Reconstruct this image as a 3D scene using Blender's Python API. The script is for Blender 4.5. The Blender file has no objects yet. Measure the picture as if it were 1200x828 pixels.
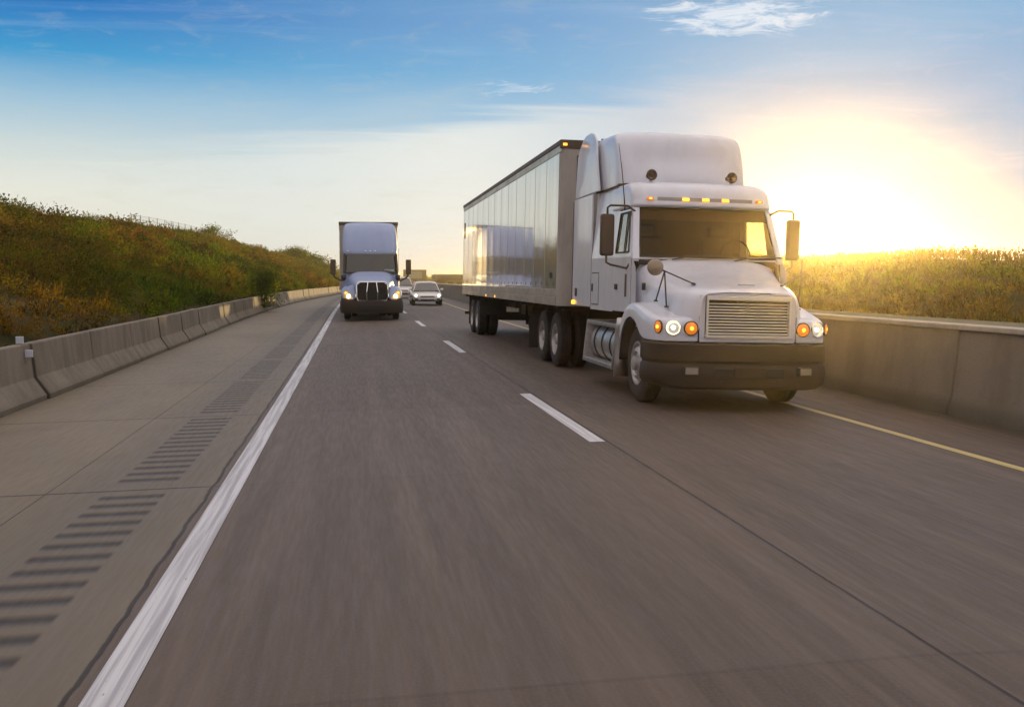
import bpy, math, random
import numpy as np
from math import sin, cos, pi, radians, sqrt, atan, tan
from mathutils import Vector
random.seed(7); rng = np.random.default_rng(7)
S = bpy.context.scene
COL = S.collection

# ------------------------------------------------------------------ camera, sky, sun, exposure
cd = bpy.data.cameras.new('camera'); cam = bpy.data.objects.new('camera', cd); COL.objects.link(cam)
cd.sensor_width = 36; cd.lens = 36.0; cd.clip_start = .1; cd.clip_end = 6000
YAW = math.atan(185/1200); PITCH = -math.atan(84/1200)
cam.location = (0, 0, 1.6); cam.rotation_euler = (pi/2+PITCH, 0, -YAW)
S.camera = cam
S.view_settings.view_transform = 'Standard'; S.view_settings.look = 'None'
S.view_settings.exposure = 0.0; S.view_settings.gamma = 1.0; S.view_settings.use_curve_mapping = False
S.cycles.volume_bounces = 0; S.cycles.max_bounces = 8; S.cycles.transparent_max_bounces = 16

SUN_AZ = math.atan(365/1200) + YAW      # from the road direction (+Y) towards +X
SUN_EL = radians(1.95)
SD = Vector((sin(SUN_AZ)*cos(SUN_EL), cos(SUN_AZ)*cos(SUN_EL), sin(SUN_EL)))

def N(nt, t, **k):
    n = nt.nodes.new(t)
    for a, v in k.items():
        if a.startswith('i_'):
            key = a[2:]; n.inputs[int(key) if key.isdigit() else key].default_value = v
        else: setattr(n, a, v)
    return n
def MATH(nt, op, a, b=None, c=None, clamp=False):
    n = nt.nodes.new('ShaderNodeMath'); n.operation = op; n.use_clamp = clamp
    for i, v in enumerate((a, b, c)):
        if v is None: continue
        if isinstance(v, (int, float)): n.inputs[i].default_value = v
        else: nt.links.new(v, n.inputs[i])
    return n.outputs[0]
def MAPR(nt, v, a, b, c=0., d=1., smooth=True):
    n = nt.nodes.new('ShaderNodeMapRange'); n.interpolation_type = 'SMOOTHSTEP' if smooth else 'LINEAR'
    nt.links.new(v, n.inputs[0])
    for i, x in enumerate((a, b, c, d)): n.inputs[i+1].default_value = x
    return n.outputs[0]
def MIX(nt, f, a, b, mode='MIX'):
    n = nt.nodes.new('ShaderNodeMix'); n.data_type = 'RGBA'; n.blend_type = mode; n.clamp_factor = True
    for i, v in ((0, f), (6, a), (7, b)):
        if isinstance(v, (int, float)): n.inputs[i].default_value = v
        elif isinstance(v, (tuple, list)): n.inputs[i].default_value = (*v, 1) if len(v) == 3 else v
        else: nt.links.new(v, n.inputs[i])
    return n.outputs[2]
def RAMP(nt, v, stops, interp='LINEAR'):
    n = nt.nodes.new('ShaderNodeValToRGB'); cr = n.color_ramp; cr.interpolation = interp
    while len(cr.elements) < len(stops): cr.elements.new(.5)
    for e, (p, c) in zip(cr.elements, stops): e.position = p; e.color = (*c, 1)
    if v is not None: nt.links.new(v, n.inputs[0])
    return n.outputs[0]

W = bpy.data.worlds.new('World'); S.world = W; W.use_nodes = True
nt = W.node_tree; nt.nodes.clear()
tc = N(nt, 'ShaderNodeTexCoord'); sep = N(nt, 'ShaderNodeSeparateXYZ'); nt.links.new(tc.outputs['Generated'], sep.inputs[0])
dz = sep.outputs[2]
el = MATH(nt, 'MULTIPLY', MATH(nt, 'ARCSINE', dz), 180/pi)                       # elevation in degrees
dotn = N(nt, 'ShaderNodeVectorMath', operation='DOT_PRODUCT'); nt.links.new(tc.outputs['Generated'], dotn.inputs[0]); dotn.inputs[1].default_value = SD
ang = MATH(nt, 'MULTIPLY', MATH(nt, 'ARCCOSINE', MATH(nt, 'MINIMUM', dotn.outputs['Value'], 1.0)), 180/pi)
az = MATH(nt, 'MULTIPLY', MATH(nt, 'ARCTAN2', sep.outputs[0], sep.outputs[1]), 180/pi)   # degrees to the right of the road
elr = MATH(nt, 'MULTIPLY', el, 1/30, clamp=True)
left = RAMP(nt, elr, [(0, (.78, .66, .44)), (.06, (.86, .83, .68)), (.15, (.80, .81, .72)), (.23, (.60, .70, .72)),
                      (.31, (.32, .53, .70)), (.38, (.04, .32, .63)), (.46, (.0, .17, .52)), (.60, (.0, .14, .42)), (.95, (.98, .88, .86))])
right = RAMP(nt, elr, [(0, (.10, .16, .16)), (.06, (.06, .24, .42)), (.15, (.06, .28, .58)), (.23, (.04, .28, .62)),
                      (.31, (.03, .30, .66)), (.38, (.04, .32, .66)), (.46, (.04, .30, .63)), (.60, (.0, .15, .44)), (.95, (.98, .88, .86))])
side = MAPR(nt, MATH(nt, 'ABSOLUTE', MATH(nt, 'SUBTRACT', az, 29)), 3, 25, 1, 0)
sky = MIX(nt, side, left, right)
sky = MIX(nt, MATH(nt, 'MULTIPLY', MAPR(nt, az, -18, 8, 0, .50), MAPR(nt, el, 24, 14)), sky, (.26, .50, .74))
# thin cloud: streaks and a pale veil
vm = N(nt, 'ShaderNodeVectorMath', operation='DIVIDE'); nt.links.new(tc.outputs['Generated'], vm.inputs[0])
cz = N(nt, 'ShaderNodeCombineXYZ'); dzc = MATH(nt, 'MAXIMUM', MATH(nt, 'ADD', dz, .05), .02)
for i in range(3): nt.links.new(dzc, cz.inputs[i])
nt.links.new(cz.outputs[0], vm.inputs[1])
mp = N(nt, 'ShaderNodeMapping'); nt.links.new(vm.outputs[0], mp.inputs[0]); mp.inputs['Scale'].default_value = (1.0, .9, 0); mp.inputs['Rotation'].default_value = (0, 0, radians(38))
mp.inputs['Location'].default_value = (3.1, 1.7, 0)
n1 = N(nt, 'ShaderNodeTexNoise', i_Scale=.55, i_Detail=7., i_Roughness=.55, i_Distortion=.4); nt.links.new(mp.outputs[0], n1.inputs['Vector'])
mp2 = N(nt, 'ShaderNodeMapping'); nt.links.new(vm.outputs[0], mp2.inputs[0]); mp2.inputs['Scale'].default_value = (.5, 2.0, 0); mp2.inputs['Rotation'].default_value = (0, 0, radians(20))
n2 = N(nt, 'ShaderNodeTexNoise', i_Scale=1.0, i_Detail=8., i_Roughness=.62, i_Distortion=.6); nt.links.new(mp2.outputs[0], n2.inputs['Vector'])
veil = MAPR(nt, n1.outputs[0], .47, .68)
wisp = MAPR(nt, n2.outputs[0], .54, .74)
vb = MATH(nt, 'ADD', MATH(nt, 'SUBTRACT', MATH(nt, 'ADD', MATH(nt, 'MULTIPLY', az, .125), 8.6), el), MATH(nt, 'MULTIPLY', MATH(nt, 'SUBTRACT', n2.outputs[0], .5), 5.0))
vsheet = MATH(nt, 'MULTIPLY', MAPR(nt, vb, -.4, 1.6), MAPR(nt, az, -16, 6, .22, .82))
sky = MIX(nt, vsheet, sky, MIX(nt, side, (.82, .85, .82), (.10, .34, .64)))
sky = MIX(nt, MATH(nt, 'MULTIPLY', veil, MAPR(nt, el, 5, 13, .28, .06)), sky, MIX(nt, side, (.76, .76, .70), (.45, .58, .78)))
hi = MAPR(nt, el, 5, 12)
sky = MIX(nt, MATH(nt, 'MULTIPLY', MATH(nt, 'MULTIPLY', wisp, hi), .13), sky, (.80, .88, .97))
# a brighter wisp high over the white lorry
def blob(a0, e0, ra, re):
    x = MATH(nt, 'DIVIDE', MATH(nt, 'SUBTRACT', az, a0), ra); y = MATH(nt, 'DIVIDE', MATH(nt, 'SUBTRACT', el, e0), re)
    d = MATH(nt, 'SQRT', MATH(nt, 'ADD', MATH(nt, 'MULTIPLY', x, x), MATH(nt, 'MULTIPLY', y, y)))
    return MAPR(nt, d, 0, 1, 1, 0)
mp3 = N(nt, 'ShaderNodeMapping'); nt.links.new(tc.outputs['Generated'], mp3.inputs[0]); mp3.inputs['Scale'].default_value = (9, 9, 42); mp3.inputs['Rotation'].default_value = (0, radians(4), 0)
n3 = N(nt, 'ShaderNodeTexNoise', i_Scale=2.2, i_Detail=10., i_Roughness=.68, i_Distortion=.9); nt.links.new(mp3.outputs[0], n3.inputs['Vector'])
wb = MATH(nt, 'ADD', blob(21.2, 13.9, 8.5, 2.1), MATH(nt, 'MULTIPLY', blob(9.0, 10.5, 4.5, 1.3), .55))
wb = MAPR(nt, MATH(nt, 'ADD', MATH(nt, 'MULTIPLY', wb, .40), n3.outputs[0]), .69, .92)
sky = MIX(nt, MATH(nt, 'MULTIPLY', wb, .7), sky, (.80, .88, .97))
lowst = MATH(nt, 'MULTIPLY', MAPR(nt, n3.outputs[0], .50, .72), MAPR(nt, el, 1, 9, .30, .15))
sky = MIX(nt, lowst, sky, MIX(nt, side, (.62, .60, .50), (.50, .58, .72)))
# glow round the sun
g1 = MATH(nt, 'EXPONENT', MATH(nt, 'MULTIPLY', ang, -1/1.1)); g2 = MATH(nt, 'EXPONENT', MATH(nt, 'MULTIPLY', ang, -1/5.0))
def scaled(col, f):
    n = N(nt, 'ShaderNodeVectorMath', operation='SCALE'); n.inputs[0].default_value = col; nt.links.new(f, n.inputs['Scale']); return n.outputs[0]
def add(a, b):
    n = N(nt, 'ShaderNodeVectorMath', operation='ADD'); nt.links.new(a, n.inputs[0]); nt.links.new(b, n.inputs[1]); return n.outputs[0]
g0 = MATH(nt, 'EXPONENT', MATH(nt, 'MULTIPLY', ang, -1/.42)); sky = add(sky, scaled((60., 38., 12.), g0)); sky = add(sky, scaled((3., 1.9, .5), g1)); sky = add(sky, scaled((.0, .02, .0), g2))
# unseen sky behind the camera, brightened to light the truck front
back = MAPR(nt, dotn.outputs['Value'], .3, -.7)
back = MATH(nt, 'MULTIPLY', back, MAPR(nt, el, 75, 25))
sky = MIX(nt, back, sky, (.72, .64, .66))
ni = N(nt, 'ShaderNodeTexSky', sky_type='NISHITA', sun_disc=False, sun_elevation=SUN_EL, sun_rotation=SUN_AZ)
bg = N(nt, 'ShaderNodeBackground', i_Strength=1.0); bg2 = N(nt, 'ShaderNodeBackground', i_Strength=.008)
ads = N(nt, 'ShaderNodeAddShader'); out = N(nt, 'ShaderNodeOutputWorld')
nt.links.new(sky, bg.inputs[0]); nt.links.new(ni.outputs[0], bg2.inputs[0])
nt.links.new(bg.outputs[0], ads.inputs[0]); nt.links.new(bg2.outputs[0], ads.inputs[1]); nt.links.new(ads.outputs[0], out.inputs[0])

sl = bpy.data.lights.new('sun', 'SUN'); sl.energy = 5.0; sl.angle = radians(.6); sl.color = (1, .69, .30)
so = bpy.data.objects.new('sun', sl); COL.objects.link(so)
so.rotation_euler = SD.to_track_quat('Z', 'Y').to_euler()

# ------------------------------------------------------------------ helpers
def tag(o, label=None, cat=None, group=None, kind=None):
    if label: o['label'] = label
    if cat: o['category'] = cat
    if group: o['group'] = group
    if kind: o['kind'] = kind
    return o
def thing(name, label, cat, loc=(0, 0, 0), rot=(0, 0, 0), group=None):
    o = bpy.data.objects.new(name, None); COL.objects.link(o); o.location = loc; o.rotation_euler = rot
    o.empty_display_size = .3
    return tag(o, label, cat, group)
class MB:
    def __init__(s): s.v = []; s.f = []; s.m = []; s.mi = 0
    def add(s, vs, fs):
        b = len(s.v); s.v += [tuple(p) for p in vs]; s.f += [tuple(i+b for i in f) for f in fs]; s.m += [s.mi]*len(fs); return s
    def box(s, x0, x1, y0, y1, z0, z1):
        vs = [(x, y, z) for z in (z0, z1) for y in (y0, y1) for x in (x0, x1)]
        return s.add(vs, [(0, 2, 3, 1), (4, 5, 7, 6), (0, 1, 5, 4), (2, 6, 7, 3), (0, 4, 6, 2), (1, 3, 7, 5)])
    def loft(s, rings, closed=False, cap=False):
        n = len(rings[0]); b = len(s.v); vs = [p for r in rings for p in r]; fs = []
        for i in range(len(rings)-1):
            for j in range(n if closed else n-1):
                k = (j+1) % n; fs.append((i*n+j, i*n+k, (i+1)*n+k, (i+1)*n+j))
        if cap: fs.append(tuple(range(n))[::-1]); fs.append(tuple((len(rings)-1)*n+j for j in range(n)))
        return s.add(vs, fs)
    def lathe(s, prof, axis='x', c=(0, 0, 0), n=40, sgn=1):
        # prof: (a, r); a along the axis
        rings = []
        for k in range(n):
            t = 2*pi*k/n; ring = []
            for a, r in prof:
                u, w = r*cos(t), r*sin(t)
                p = {'x': (sgn*a, u, w), 'y': (u, sgn*a, w), 'z': (u, w, sgn*a)}[axis]
                ring.append((p[0]+c[0], p[1]+c[1], p[2]+c[2]))
            rings.append(ring)
        rings.append(rings[0]); return s.loft(rings)
    def tube(s, pts, r, n=8, cap=True):
        P = [Vector(p) for p in pts]; rings = []; up = None
        for i, p in enumerate(P):
            d = (P[min(i+1, len(P)-1)]-P[max(i-1, 0)]).normalized()
            if up is None:
                up = Vector((0, 0, 1)) if abs(d.z) < .9 else Vector((1, 0, 0))
            a = d.cross(up).normalized(); bb = a.cross(d).normalized(); up = bb
            rr = r[i] if isinstance(r, (list, tuple)) else r
            rings.append([tuple(p+a*rr*cos(2*pi*k/n)+bb*rr*sin(2*pi*k/n)) for k in range(n)])
        return s.loft(rings, closed=True, cap=cap)
    def build(s, name, mats, parent=None, smooth=False, bevel=0, sub=0, auto=None, solid=0):
        me = bpy.data.meshes.new(name); me.from_pydata(s.v, [], s.f)
        if not isinstance(mats, (list, tuple)): mats = [mats]
        for m in mats: me.materials.append(m)
        me.polygons.foreach_set('material_index', s.m)
        import bmesh
        b = bmesh.new(); b.from_mesh(me); bmesh.ops.remove_doubles(b, verts=b.verts, dist=1e-5)
        bmesh.ops.recalc_face_normals(b, faces=b.faces); b.to_mesh(me); b.free()
        if smooth or auto: me.polygons.foreach_set('use_smooth', [True]*len(me.polygons))
        if auto: me.set_sharp_from_angle(angle=radians(auto))
        me.update()
        o = bpy.data.objects.new(name, me); COL.objects.link(o)
        if parent: o.parent = parent
        if solid:
            md = o.modifiers.new('solid', 'SOLIDIFY'); md.thickness = solid; md.offset = -1
        if bevel:
            md = o.modifiers.new('bevel', 'BEVEL'); md.width = bevel; md.segments = 2; md.limit_method = 'ANGLE'; md.angle_limit = radians(40); md.harden_normals = False
        if sub:
            md = o.modifiers.new('sub', 'SUBSURF'); md.levels = sub; md.render_levels = sub
        return o
def mirror_x(pts): return [(-x, y, z) for x, y, z in pts]

# ------------------------------------------------------------------ materials
def newmat(name):
    m = bpy.data.materials.new(name); m.use_nodes = True; t = m.node_tree
    return m, t, t.nodes['Principled BSDF'], t.nodes['Material Output']
def simple(name, col, rough=.5, metal=0, coat=0, emit=None, es=0, dirt=0., dcol=(.12, .09, .07), bump=0., scale=3.0, stretch=(1, 1, 1), spec=None):
    m, t, p, o = newmat(name)
    p.inputs['Base Color'].default_value = (*col, 1); p.inputs['Roughness'].default_value = rough; p.inputs['Metallic'].default_value = metal
    p.inputs['Coat Weight'].default_value = coat; p.inputs['Coat Roughness'].default_value = .08
    if spec is not None: p.inputs['Specular IOR Level'].default_value = spec
    if emit: p.inputs['Emission Color'].default_value = (*emit, 1); p.inputs['Emission Strength'].default_value = es
    if dirt or bump:
        tcn = N(t, 'ShaderNodeTexCoord'); mpn = N(t, 'ShaderNodeMapping'); mpn.inputs['Scale'].default_value = stretch
        t.links.new(tcn.outputs['Object'], mpn.inputs[0])
        nz = N(t, 'ShaderNodeTexNoise', i_Scale=scale, i_Detail=8., i_Roughness=.65); t.links.new(mpn.outputs[0], nz.inputs['Vector'])
        if dirt:
            f = MATH(t, 'MULTIPLY', MAPR(t, nz.outputs[0], .4, .75), dirt)
            t.links.new(MIX(t, f, col, dcol), p.inputs['Base Color'])
            t.links.new(MAPR(t, nz.outputs[0], .3, .8, rough, min(1, rough+.25)), p.inputs['Roughness'])
        if bump:
            b = N(t, 'ShaderNodeBump', i_Strength=bump, i_Distance=.01); t.links.new(nz.outputs[0], b.inputs['Height']); t.links.new(b.outputs[0], p.inputs['Normal'])
    return m
M = {}
M['paint'] = simple('white_paint', (.69, .71, .78), .28, coat=.6, dirt=.28, dcol=(.42, .37, .33), scale=2.6, stretch=(1, 1, .5))
M['bluepaint'] = simple('pale_blue_paint', (.31, .39, .60), .42, metal=.15, coat=.15, dirt=.15, dcol=(.3, .3, .32))
M['bumper'] = simple('grey_plastic', (.038, .028, .023), .5, dirt=.5, dcol=(.06, .045, .035), scale=5, spec=.22)
M['black'] = simple('black_plastic', (.022, .020, .020), .45, dirt=.4, dcol=(.06, .05, .045))
M['gap'] = simple('seam', (.02, .018, .016), .7)
M['chassis'] = simple('chassis_paint', (.022, .02, .019), .6, dirt=.7, dcol=(.09, .07, .055), scale=6)
M['rubber'] = simple('tyre_rubber', (.028, .026, .026), .8, dirt=.7, dcol=(.085, .07, .06), scale=7, bump=.3)
M['steel'] = simple('brushed_steel', (.50, .48, .46), .32, metal=1, dirt=.5, dcol=(.22, .18, .15), scale=9)
M['rim'] = simple('dusty_rim', (.52, .50, .48), .42, metal=.6, dirt=.6, dcol=(.22, .18, .15), scale=8)
M['chrome'] = simple('chrome', (.85, .84, .82), .10, metal=1)
M['bright'] = simple('bright_alloy', (.80, .77, .70), .32, metal=.55)
M['alu'] = simple('aluminium', (.60, .59, .57), .36, metal=1, dirt=.45, dcol=(.28, .24, .2), scale=8)
M['brown'] = simple('brown_metal', (.07, .045, .03), .5, dirt=.5, dcol=(.12, .08, .05))
M['amber'] = simple('amber_lens', (.75, .20, .02), .2, coat=.5, emit=(1, .28, .02), es=.45)
M['amberlit'] = simple('amber_lamp_lit', (.9, .3, .03), .2, emit=(1, .45, .04), es=2.4)
M['headlit'] = simple('headlamp_lit', (.75, .70, .6), .18, metal=.8, emit=(1, .86, .55), es=.55)
M['headflare'] = simple('headlamp_bulb', (1, .95, .85), .15, emit=(1, .90, .68), es=6)
M['reflector'] = simple('headlamp_bowl', (.8, .78, .72), .12, metal=1)
M['sticker'] = simple('pale_sticker', (.35, .55, .50), .5)
M['seat'] = simple('grey_seat', (.06, .055, .055), .9)
M['dash'] = simple('dashboard', (.035, .032, .03), .7)
M['headliner'] = simple('cab_lining', (.05, .038, .028), .9)
M['vent'] = simple('vent_black', (.01, .01, .01), .6)
def glass(name, tint, refl=.9, rough=.02, mixadd=.05):
    m, t, p, o = newmat(name); t.nodes.remove(p)
    tr = N(t, 'ShaderNodeBsdfTransparent'); tr.inputs[0].default_value = (*tint, 1)
    gl = N(t, 'ShaderNodeBsdfGlossy', i_Roughness=rough); gl.inputs[0].default_value = (refl, refl, refl, 1)
    lw = N(t, 'ShaderNodeLayerWeight', i_Blend=.5); mx = N(t, 'ShaderNodeMixShader')
    sch = MATH(t, 'ADD', MATH(t, 'MULTIPLY', MATH(t, 'POWER', lw.outputs['Facing'], 5.), .96), .04)
    t.links.new(MATH(t, 'ADD', sch, mixadd, clamp=True), mx.inputs[0])
    t.links.new(tr.outputs[0], mx.inputs[1]); t.links.new(gl.outputs[0], mx.inputs[2]); t.links.new(mx.outputs[0], o.inputs[0])
    return m
M['glass'] = glass('tinted_glass', (.78, .66, .44), refl=.35, mixadd=.0)
M['sideglass'] = glass('side_window_glass', (.92, .90, .84), mixadd=.18)
M['lens'] = glass('clear_lens', (.95, .95, .92))
def trailer_skin():
    m, t, p, o = newmat('trailer_skin')
    tcn = N(t, 'ShaderNodeTexCoord'); sp = N(t, 'ShaderNodeSeparateXYZ'); t.links.new(tcn.outputs['Object'], sp.inputs[0])
    mpn = N(t, 'ShaderNodeMapping'); mpn.inputs['Scale'].default_value = (1, 1.6, .22); t.links.new(tcn.outputs['Object'], mpn.inputs[0])
    nz = N(t, 'ShaderNodeTexNoise', i_Scale=1.6, i_Detail=7., i_Roughness=.6); t.links.new(mpn.outputs[0], nz.inputs['Vector'])
    c = MIX(t, MAPR(t, nz.outputs[0], .4, .72), (.66, .64, .60), (.50, .46, .40))
    t.links.new(c, p.inputs['Base Color']); p.inputs['Metallic'].default_value = .55
    t.links.new(MAPR(t, nz.outputs[0], .35, .75, .07, .16), p.inputs['Roughness'])
    p.inputs['Coat Weight'].default_value = .5; p.inputs['Coat Roughness'].default_value = .04
    # each 1.22 m sheet bows a little between its rivet rows
    ph = MATH(t, 'FRACT', MATH(t, 'DIVIDE', sp.outputs[1], 1.22))
    bow = MATH(t, 'SINE', MATH(t, 'MULTIPLY', ph, 2*pi))
    n2_ = N(t, 'ShaderNodeTexNoise', i_Scale=.9, i_Detail=2.); t.links.new(tcn.outputs['Object'], n2_.inputs['Vector'])
    h = MATH(t, 'ADD', MATH(t, 'MULTIPLY', bow, .30), n2_.outputs[0])
    b = N(t, 'ShaderNodeBump', i_Strength=.35, i_Distance=.012); t.links.new(h, b.inputs['Height']); t.links.new(b.outputs[0], p.inputs['Normal'])
    return m
M['skin'] = trailer_skin()
M['trailerfront'] = simple('trailer_front_paint', (.42, .39, .35), .5, dirt=.6, dcol=(.22, .18, .15), scale=2.5, stretch=(1, 1, .4))
M['seamstrip'] = simple('seam_strip', (.56, .53, .48), .25, metal=.5)
M['rail'] = simple('trailer_rail', (.50, .45, .37), .35, metal=.6, dirt=.5, dcol=(.25, .2, .15), scale=5, stretch=(1, .4, 1))

# ------------------------------------------------------------------ road geometry
CX = 2.40                                              # crown line (between the lanes)
def curve(s): return 0 if s < 45 else (s-45)**2/3600.
def rise(s):
    if s < 0: return 0
    if s < 70: return s*s/19000.
    return 70*70/19000. + .10*(1-math.exp(-(s-70)/14.*1.0)) if s > 70 else .258
def surf(lat): return -.020*abs(lat-CX)
def P(lat, s, z=0.): return (lat+curve(s), s, rise(s)+z)
def R_(lat, s, z=0.): return P(lat, s, surf(lat)+z)
SS = [-14+i*2 for i in range(75)] + [136+i*6 for i in range(60)]
def strip(name, lats, mat, zoff=0, zf=None, s_list=SS, kind='structure', smooth=True):
    vs = []; n = len(lats)
    for s in s_list:
        for l in lats: vs.append(P(l, s, (zf(l, s) if zf else surf(l))+zoff))
    fs = [(i*n+j, i*n+j+1, (i+1)*n+j+1, (i+1)*n+j) for i in range(len(s_list)-1) for j in range(n-1)]
    me = bpy.data.meshes.new(name); me.from_pydata(vs, [], fs); me.materials.append(mat)
    uv = me.uv_layers.new(name='road')
    co = [(l, s) for s in s_list for l in lats]
    for lp in me.loops: uv.data[lp.index].uv = co[lp.vertex_index]
    me.polygons.foreach_set('use_smooth', [smooth]*len(fs))
    o = bpy.data.objects.new(name, me); COL.objects.link(o); o['kind'] = kind; return o

def road_mat():
    m, t, p, o = newmat('grooved_concrete')
    uv = N(t, 'ShaderNodeUVMap', uv_map='road'); sp = N(t, 'ShaderNodeSeparateXYZ'); t.links.new(uv.outputs[0], sp.inputs[0])
    u, v = sp.outputs[0], sp.outputs[1]
    def noise(sx, sy, scale=1., det=6., ro=.6, dist=0.):
        c = N(t, 'ShaderNodeCombineXYZ'); t.links.new(MATH(t, 'MULTIPLY', u, sx), c.inputs[0]); t.links.new(MATH(t, 'MULTIPLY', v, sy), c.inputs[1])
        n = N(t, 'ShaderNodeTexNoise', i_Scale=scale, i_Detail=det, i_Roughness=ro, i_Distortion=dist); t.links.new(c.outputs[0], n.inputs['Vector']); return n.outputs[0]
    streak = noise(5.5, .22, 1, 6., .6); fine = noise(26, 1.6, 1, 6., .7); blotch = noise(.5, .22, 1, 5., .55, .5); grain = noise(60, 60, 1, 3., .6)
    lane = MIX(t, MAPR(t, streak, .35, .65), (.080, .055, .039), (.122, .085, .062))
    sh = MIX(t, MAPR(t, blotch, .35, .65), (.158, .124, .078), (.215, .170, .108))
    shoulder = MAPR(t, u, -1.16, -1.14, 1, 0)
    sh = MIX(t, MATH(t, 'MULTIPLY', MAPR(t, MATH(t, 'ABSOLUTE', MATH(t, 'SUBTRACT', u, -1.7)), .9, .3), .55), sh, (.115, .096, .078))
    col = MIX(t, shoulder, lane, sh)
    # wheel tracks and the oil line of each lane
    wp = None
    for c0, w_, a in ((-.15, .55, .30), (1.6, .55, .30), (3.3, .5, .28), (5.0, .5, .28), (.75, .35, .35), (4.15, .35, .40)):
        g = MATH(t, 'MULTIPLY', MAPR(t, MATH(t, 'ABSOLUTE', MATH(t, 'SUBTRACT', u, c0)), 0, w_, 1, 0), a)
        wp = g if wp is None else MATH(t, 'MAXIMUM', wp, g)
    wp = MATH(t, 'MULTIPLY', wp, MAPR(t, streak, .25, .7, .5, 1.2))
    col = MIX(t, wp, col, (.054, .038, .029))
    col = MIX(t, MATH(t, 'MULTIPLY', MAPR(t, fine, .55, .80), .45), col, (.15, .118, .092))
    col = MIX(t, MATH(t, 'MULTIPLY', MAPR(t, blotch, .5, .75), .35), col, (.064, .048, .040))
    col = MIX(t, MATH(t, 'MULTIPLY', MAPR(t, grain, .45, .7), .30), col, (.155, .125, .10))
    # slab tone changes from slab to slab
    slab = N(t, 'ShaderNodeTexWhiteNoise', noise_dimensions='2D'); cs = N(t, 'ShaderNodeCombineXYZ')
    t.links.new(MATH(t, 'FLOOR', MATH(t, 'DIVIDE', MATH(t, 'SUBTRACT', v, 8.55), 4.57)), cs.inputs[1])
    t.links.new(MATH(t, 'FLOOR', MATH(t, 'DIVIDE', MATH(t, 'ADD', u, 1.15), 3.55)), cs.inputs[0]); t.links.new(cs.outputs[0], slab.inputs[0])
    col = MIX(t, MATH(t, 'MULTIPLY', slab.outputs[0], .16), col, (.17, .15, .13))
    grit = MATH(t, 'MAXIMUM', MAPR(t, MATH(t, 'ADD', u, MATH(t, 'MULTIPLY', fine, .5)), -4.62, -4.05, 1, 0), MAPR(t, MATH(t, 'SUBTRACT', u, MATH(t, 'MULTIPLY', fine, .5)), 6.75, 7.2))
    col = MIX(t, MATH(t, 'MULTIPLY', grit, .75), col, (.055, .048, .026))
    # joints
    wob = MATH(t, 'MULTIPLY', MATH(t, 'SUBTRACT', noise(.6, 2.2, 1, 4.), .5), .05)
    jt = MATH(t, 'ABSOLUTE', MATH(t, 'SUBTRACT', MATH(t, 'FRACT', MATH(t, 'ADD', MATH(t, 'DIVIDE', MATH(t, 'SUBTRACT', MATH(t, 'ADD', v, MATH(t, 'MULTIPLY', wob, .3)), 8.55), 4.57), .5)), .5))
    jt = MAPR(t, jt, .0022, .0052, 1, 0)
    js = None
    for c0, w_, wo in ((-1.155, .012, 1.), (2.50, .010, .3), (5.98, .010, .3), (-2.45, .004, 0)):
        g = MAPR(t, MATH(t, 'ABSOLUTE', MATH(t, 'SUBTRACT', MATH(t, 'ADD', u, MATH(t, 'MULTIPLY', wob, wo)), c0)), w_*.5, w_*1.5, 1, 0)
        js = g if js is None else MATH(t, 'MAXIMUM', js, g)
    j = MATH(t, 'MAXIMUM', MATH(t, 'MULTIPLY', jt, MAPR(t, u, -1.3, -1.0, 1., .20)), js)
    col = MIX(t, MATH(t, 'MULTIPLY', j, .85), col, (.014, .011, .010))
    # rumble strip: milled grooves in groups between the slab joints
    inu = MATH(t, 'MULTIPLY', MAPR(t, u, -1.99, -1.955), MAPR(t, u, -1.515, -1.48, 1, 0))
    gv = MATH(t, 'SUBTRACT', MATH(t, 'DIVIDE', MATH(t, 'SUBTRACT', v, 8.6), 4.57), MATH(t, 'FLOOR', MATH(t, 'DIVIDE', MATH(t, 'SUBTRACT', v, 8.6), 4.57)))
    gm = MATH(t, 'MULTIPLY', MAPR(t, gv, .045, .05), MAPR(t, gv, .955, .960, 1, 0))
    ph = MATH(t, 'ABSOLUTE', MATH(t, 'SUBTRACT', MATH(t, 'FRACT', MATH(t, 'DIVIDE', MATH(t, 'MULTIPLY', MATH(t, 'SUBTRACT', gv, .05), 4.57), .297)), .5))
    dep = MATH(t, 'MULTIPLY', MATH(t, 'MULTIPLY', MAPR(t, ph, .0, .42, 1, 0), inu), gm)
    col = MIX(t, MATH(t, 'MULTIPLY', dep, .88), col, (.028, .023, .020))
    t.links.new(col, p.inputs['Base Color'])
    t.links.new(MAPR(t, fine, .3, .8, .52, .75), p.inputs['Roughness']); p.inputs['Specular IOR Level'].default_value = .34
    h = MATH(t, 'ADD', MATH(t, 'MULTIPLY', grain, .0016), MATH(t, 'MULTIPLY', fine, .0012))
    h = MATH(t, 'SUBTRACT', h, MATH(t, 'ADD', MATH(t, 'MULTIPLY', dep, .02), MATH(t, 'MULTIPLY', j, .006)))
    b = N(t, 'ShaderNodeBump', i_Strength=.9, i_Distance=1.0); t.links.new(h, b.inputs['Height']); t.links.new(b.outputs[0], p.inputs['Normal'])
    return m
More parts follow.
